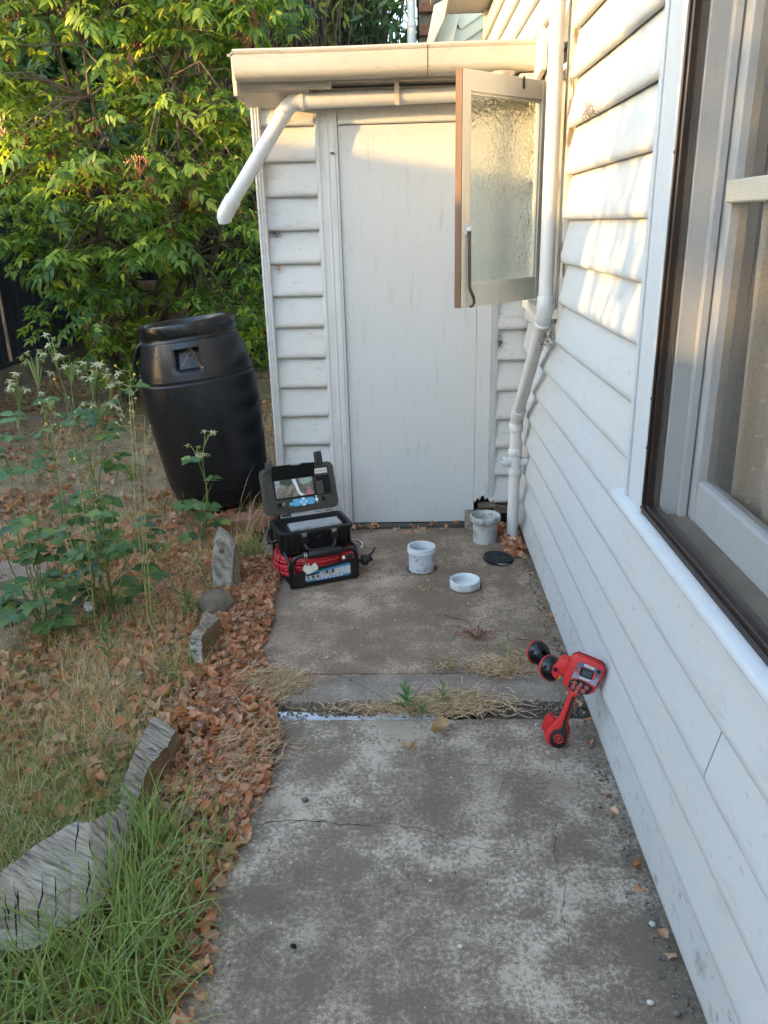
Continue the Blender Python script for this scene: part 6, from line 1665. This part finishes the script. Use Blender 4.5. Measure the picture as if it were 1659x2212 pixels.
GB = [blade_tmpl(b_, .020, 5, tw_) for b_, tw_ in ((.5, .3), (1.0, -.4), (1.5, .5), (2.0, .2), (2.4, -.6), (.8, .8))]
def grass(name, spots, mat, label, w=1.0, cat='grass'):
    P = []; S = []; 
    for (cx, cy, rx, ry, n, lmin, lmax) in spots:
        k = rng.normal(size=(n, 2)) * np.array([rx, ry]) * .5 + np.array([cx, cy]); P.append(np.column_stack([k, np.full(n, -.01)])); L_ = rng.uniform(lmin, lmax, n); S.append(np.column_stack([w * rng.uniform(.18, .30, n), L_, L_]))
    P = np.concatenate(P); S = np.concatenate(S); keep = (P[:, 0] < edge(P[:, 1]) + .015) & ~((P[:, 1] > 3.83) & (P[:, 0] > -.76)); P = P[keep]; S = S[keep]; N = len(P)
    a = rng.uniform(0, 6.28, N); D = np.stack([np.cos(a), np.sin(a), rng.normal(size=N) * .12], 1); U = np.stack([rng.normal(size=N) * .15, rng.normal(size=N) * .15, np.ones(N)], 1)
    V, F = scatter_multi(GB, basis(D, U), P, S)
    o = link_mesh(name, arr_mesh(name, V, F), mat); return tag(o, label, cat, kind='stuff')
grass('long_grass', [(-.66, 1.28, .16, .18, 230, .12, .34), (-.60, 1.20, .16, .12, 130, .12, .30), (-.78, 1.12, .22, .14, 230, .10, .30), (-.64, 1.46, .10, .16, 120, .12, .30), (-.68, 1.60, .07, .10, 110, .12, .25), (-.53, 1.42, .05, .12, 60, .08, .2), (-.52, 1.62, .06, .10, 46, .06, .16), (-.95, 1.08, .25, .15, 180, .10, .28), (-.55, 1.08, .12, .10, 80, .1, .26)], GRASSG, 'long bright green grass arching over the log and path edge at lower left')
sp = []
for i in range(260):
    y = rng.uniform(1.45, 3.0) if i < 190 else rng.uniform(3.0, 5.5); x = rng.uniform(-(.60 * y + .5), -.80)
    dn = 1.2 if y < 2.0 else (.5 if y < 2.5 else .18)
    if noise.noise((x * 2.5, y * 2.2, 9)) < -.05 and y > 2.1: continue
    sp.append((x, y, .14, .14, int(44 * dn) + 4, .04, .13))
grass('lawn_grass', sp, GRASSG, 'short patchy green grass over the garden bed at the left', .55)
sp = []
for i in range(520):
    y = rng.uniform(1.5, 4.2) if i < 400 else rng.uniform(4.0, 8.0); x = rng.uniform(-min(4.0, .60 * y + .5), -.70)
    if noise.noise((x * 2.2, y * 1.9, 2)) < -.15: continue
    sp.append((x, y, .16, .16, 52, .03, .12))
grass('dry_grass', sp, GRASSD, 'dry straw coloured grass between the leaves of the yard', .5)
def tuft(loc, n, l0, l1, label, mat=GRASSG, rx=.05):
    N = n; P = np.column_stack([rng.normal(size=(N, 2)) * rx * .5 + np.array(loc[:2]), np.full(N, -.01)]); L_ = rng.uniform(l0, l1, N); a = rng.uniform(0, 6.28, N)
    D = np.stack([np.cos(a), np.sin(a), np.zeros(N)], 1); U = np.stack([rng.normal(size=N) * .2, rng.normal(size=N) * .2, np.ones(N)], 1)
    V, F = scatter_multi(GB[:3], basis(D, U), P, np.column_stack([rng.uniform(.12, .2, N), L_, L_]))
    tag(link_mesh('grass_tuft', arr_mesh('grass_tuft', V, F), mat), label, 'grass tuft', 'grass tufts')
tuft((-1.77, 4.80), 60, .10, .24, 'upright grass tuft on the leaves left of the black drum')
tuft((-.765, 3.48), 90, .08, .22, 'green grass tuft between the pointed log and the equipment case', rx=.09)
tuft((-.80, 3.66), 26, .15, .45, 'thin seeding grass in front of the brick by the drum', GRASSD, .09)
tuft((-.80, 2.40), 70, .05, .14, 'green grass tuft at the foot of the stepped log', rx=.09)
tuft((-1.25, 4.0), 40, .08, .2, 'grass tuft at the left foot of the black drum', GRASSG, .12)
tuft((-.70, 4.6), 60, .15, .35, 'green weeds between the drum and the shed corner', GRASSG, .12)
for i, (a, b, l) in enumerate((((-1.30, 2.62, .02), (-.80, 3.12, .03), 'long dry stalk lying diagonally in front of the rose bush'), ((-1.62, 2.86, .02), (-1.42, 2.85, .03), 'dry stalk lying at the left edge by the pavers'), ((-.46, 2.20, .02), (-.40, 2.06, .006), 'dry stalk lying across the conduit at the left of the joint'), ((-.62, 2.30, .03), (-.50, 2.10, .02), 'dry stalk on the leaf drift beside the joint'))):
    tag(MB().tube([a, (Vector(a) + Vector(b)) / 2 + Vector((0, 0, .006)), b], [.0028, .0026, .0018], 6).build('dry_stalk', STRAW), l, 'stalk', 'dry stalks')
for a, b, m2 in (((-.305, 2.385, .0), (-.36, 2.48, .05), 0), ((.0, 2.2, .0), (.06, 2.40, .06), 0)): pass
sh = thing('seed_stalk', (-.09, 2.2, 0), 'thin dark seed stalks leaning beside the tallest joint weed', 'weed', 'weeds in the concrete joint')
for e_ in ((-.205, 2.30, .055), (.075, 2.34, .05)):
    MB().tube([(-.03, 2.19, -.01), ((-.03 + e_[0]) / 2, (2.19 + e_[1]) / 2, .036), e_], .0013, 5).build('stem', TWIGM, sh); MB().ball(e_, .0045, 6, 5, (1, 1, 1.3)).build('seed_head', DARKT, sh)

# crumbs and pebbles on the concrete
pb = []
pm = []
for i in range(4):
    q = MB(); q.ball((0, 0, 0), 1, 8, 5, (1, .8, .6)); q.v = [tuple(Vector(p) * (1 + .35 * noise.noise(Vector(p) * 1.7 + Vector((i * 7, 0, 0))))) for p in q.v]; pm.append(q)
WPEB = simple('white_pebble', (.58, .55, .47), (.46, .43, .36), 60, .8); GPEB = simple('grey_pebble', (.16, .15, .13), (.08, .075, .07), 60, .9)
def pebbles(name, n, mat, smin, smax, label, region):
    V = []; F = []; b = 0; m_ = MB()
    for i in range(n):
        x, y = region(); s = rng.uniform(smin, smax); q = pm[i % 4]; a = rng.uniform(0, 6.28); c, s_ = math.cos(a), math.sin(a); base = len(m_.v)
        m_.v += [(x + (p[0] * c - p[1] * s_) * s, y + (p[0] * s_ + p[1] * c) * s, s * .5 + p[2] * s) for p in q.v]; m_.f += [tuple(base + k for k in f) for f in q.f]
    o = m_.build(name, mat, smooth=60); return tag(o, label, 'gravel', kind='stuff')
pebbles('white_crumbs', 60, WPEB, .002, .0055, 'small white crumbs scattered over the concrete', lambda: (rng.uniform(-.42, .54), rng.uniform(1.1, 3.6)))
pebbles('dark_crumbs', 160, GPEB, .0015, .004, 'small dark crumbs scattered over the concrete', lambda: (rng.uniform(-.45, .55), rng.uniform(1.1, 3.75)))
pebbles('wall_foot_grit', 420, GPEB, .0015, .005, 'dark grit along the foot of the house wall', lambda: (.556 - abs(rng.normal()) * .02, rng.uniform(1.05, 3.6)))
pebbles('joint_grit', 500, simple('joint_crumb', (.07, .055, .04), (.15, .115, .08), 50, .95), .002, .006, 'dark soil crumbs in the gap between the slabs', lambda: (rng.uniform(-.55, .53), rng.uniform(2.158, 2.25)))
for i, (x, y, s, l, mt) in enumerate(((.10, 1.30, .007, 'pale chip of stone near the bottom of the near slab', WPEB), (.475, 1.17, .008, 'pale chip of stone by the wall at the bottom right', WPEB), (.52, 1.145, .009, 'dark chip lying by the wall at the bottom right', GPEB), (-.27, 1.30, .007, 'black pebble on the lower left of the near slab', BLACKV), (.535, 1.36, .009, 'grey dried leaf curl at the foot of the wall', PVCG), (-.30, 1.77, .010, 'dark clod on the left of the near slab', GPEB))):
    q = MB(); q.v = [(x + p[0] * s, y + p[1] * s, s * .5 + p[2] * s) for p in pm[i % 4].v]; q.f = list(pm[i % 4].f); tag(q.build('stone_chip', mt, smooth=60), l, 'stone', 'loose chips on the concrete')
# cobweb and nest fluff on the walls
def fluff(name, c, n, r_, parent, axis):
    m_ = MB()
    for i in range(n):
        p = Vector(c) + Vector((rng.normal() * r_[0], rng.normal() * r_[1], rng.normal() * r_[2])); pts = [p]
        for _ in range(3): pts.append(pts[-1] + Vector((rng.normal() * .008, rng.normal() * .003, rng.normal() * .008)))
        m_.tube(pts, .0006, 3, False)
    o = m_.build(name, TWIGM, parent); o['kind'] = 'stuff'
fluff('cobweb', (-.61, YB - .03, 1.47), 60, (.02, .004, .012), shed, 0)
fluff('cobweb', (.45, YB - .03, .93), 70, (.008, .005, .02), shed, 0)
fluff('cobweb', (.545, 2.62, 1.795), 60, (.004, .03, .010), house, 0)
fluff('cobweb', (.53, 3.06, 1.06), 60, (.01, .015, .015), house, 0)
for x, z in ((-.60, 1.31), (-.435, 1.20), (-.51, 1.04)):
    V, F = scatter(LIT[3], basis(np.array([[.3, 0, 1.0]]), np.array([[0, -1.0, 0]])), np.array([[x, YB - .030, z]]), np.array([.022])); link_mesh('stuck_leaf', arr_mesh('stuck_leaf', V, F), LITTER, shed)
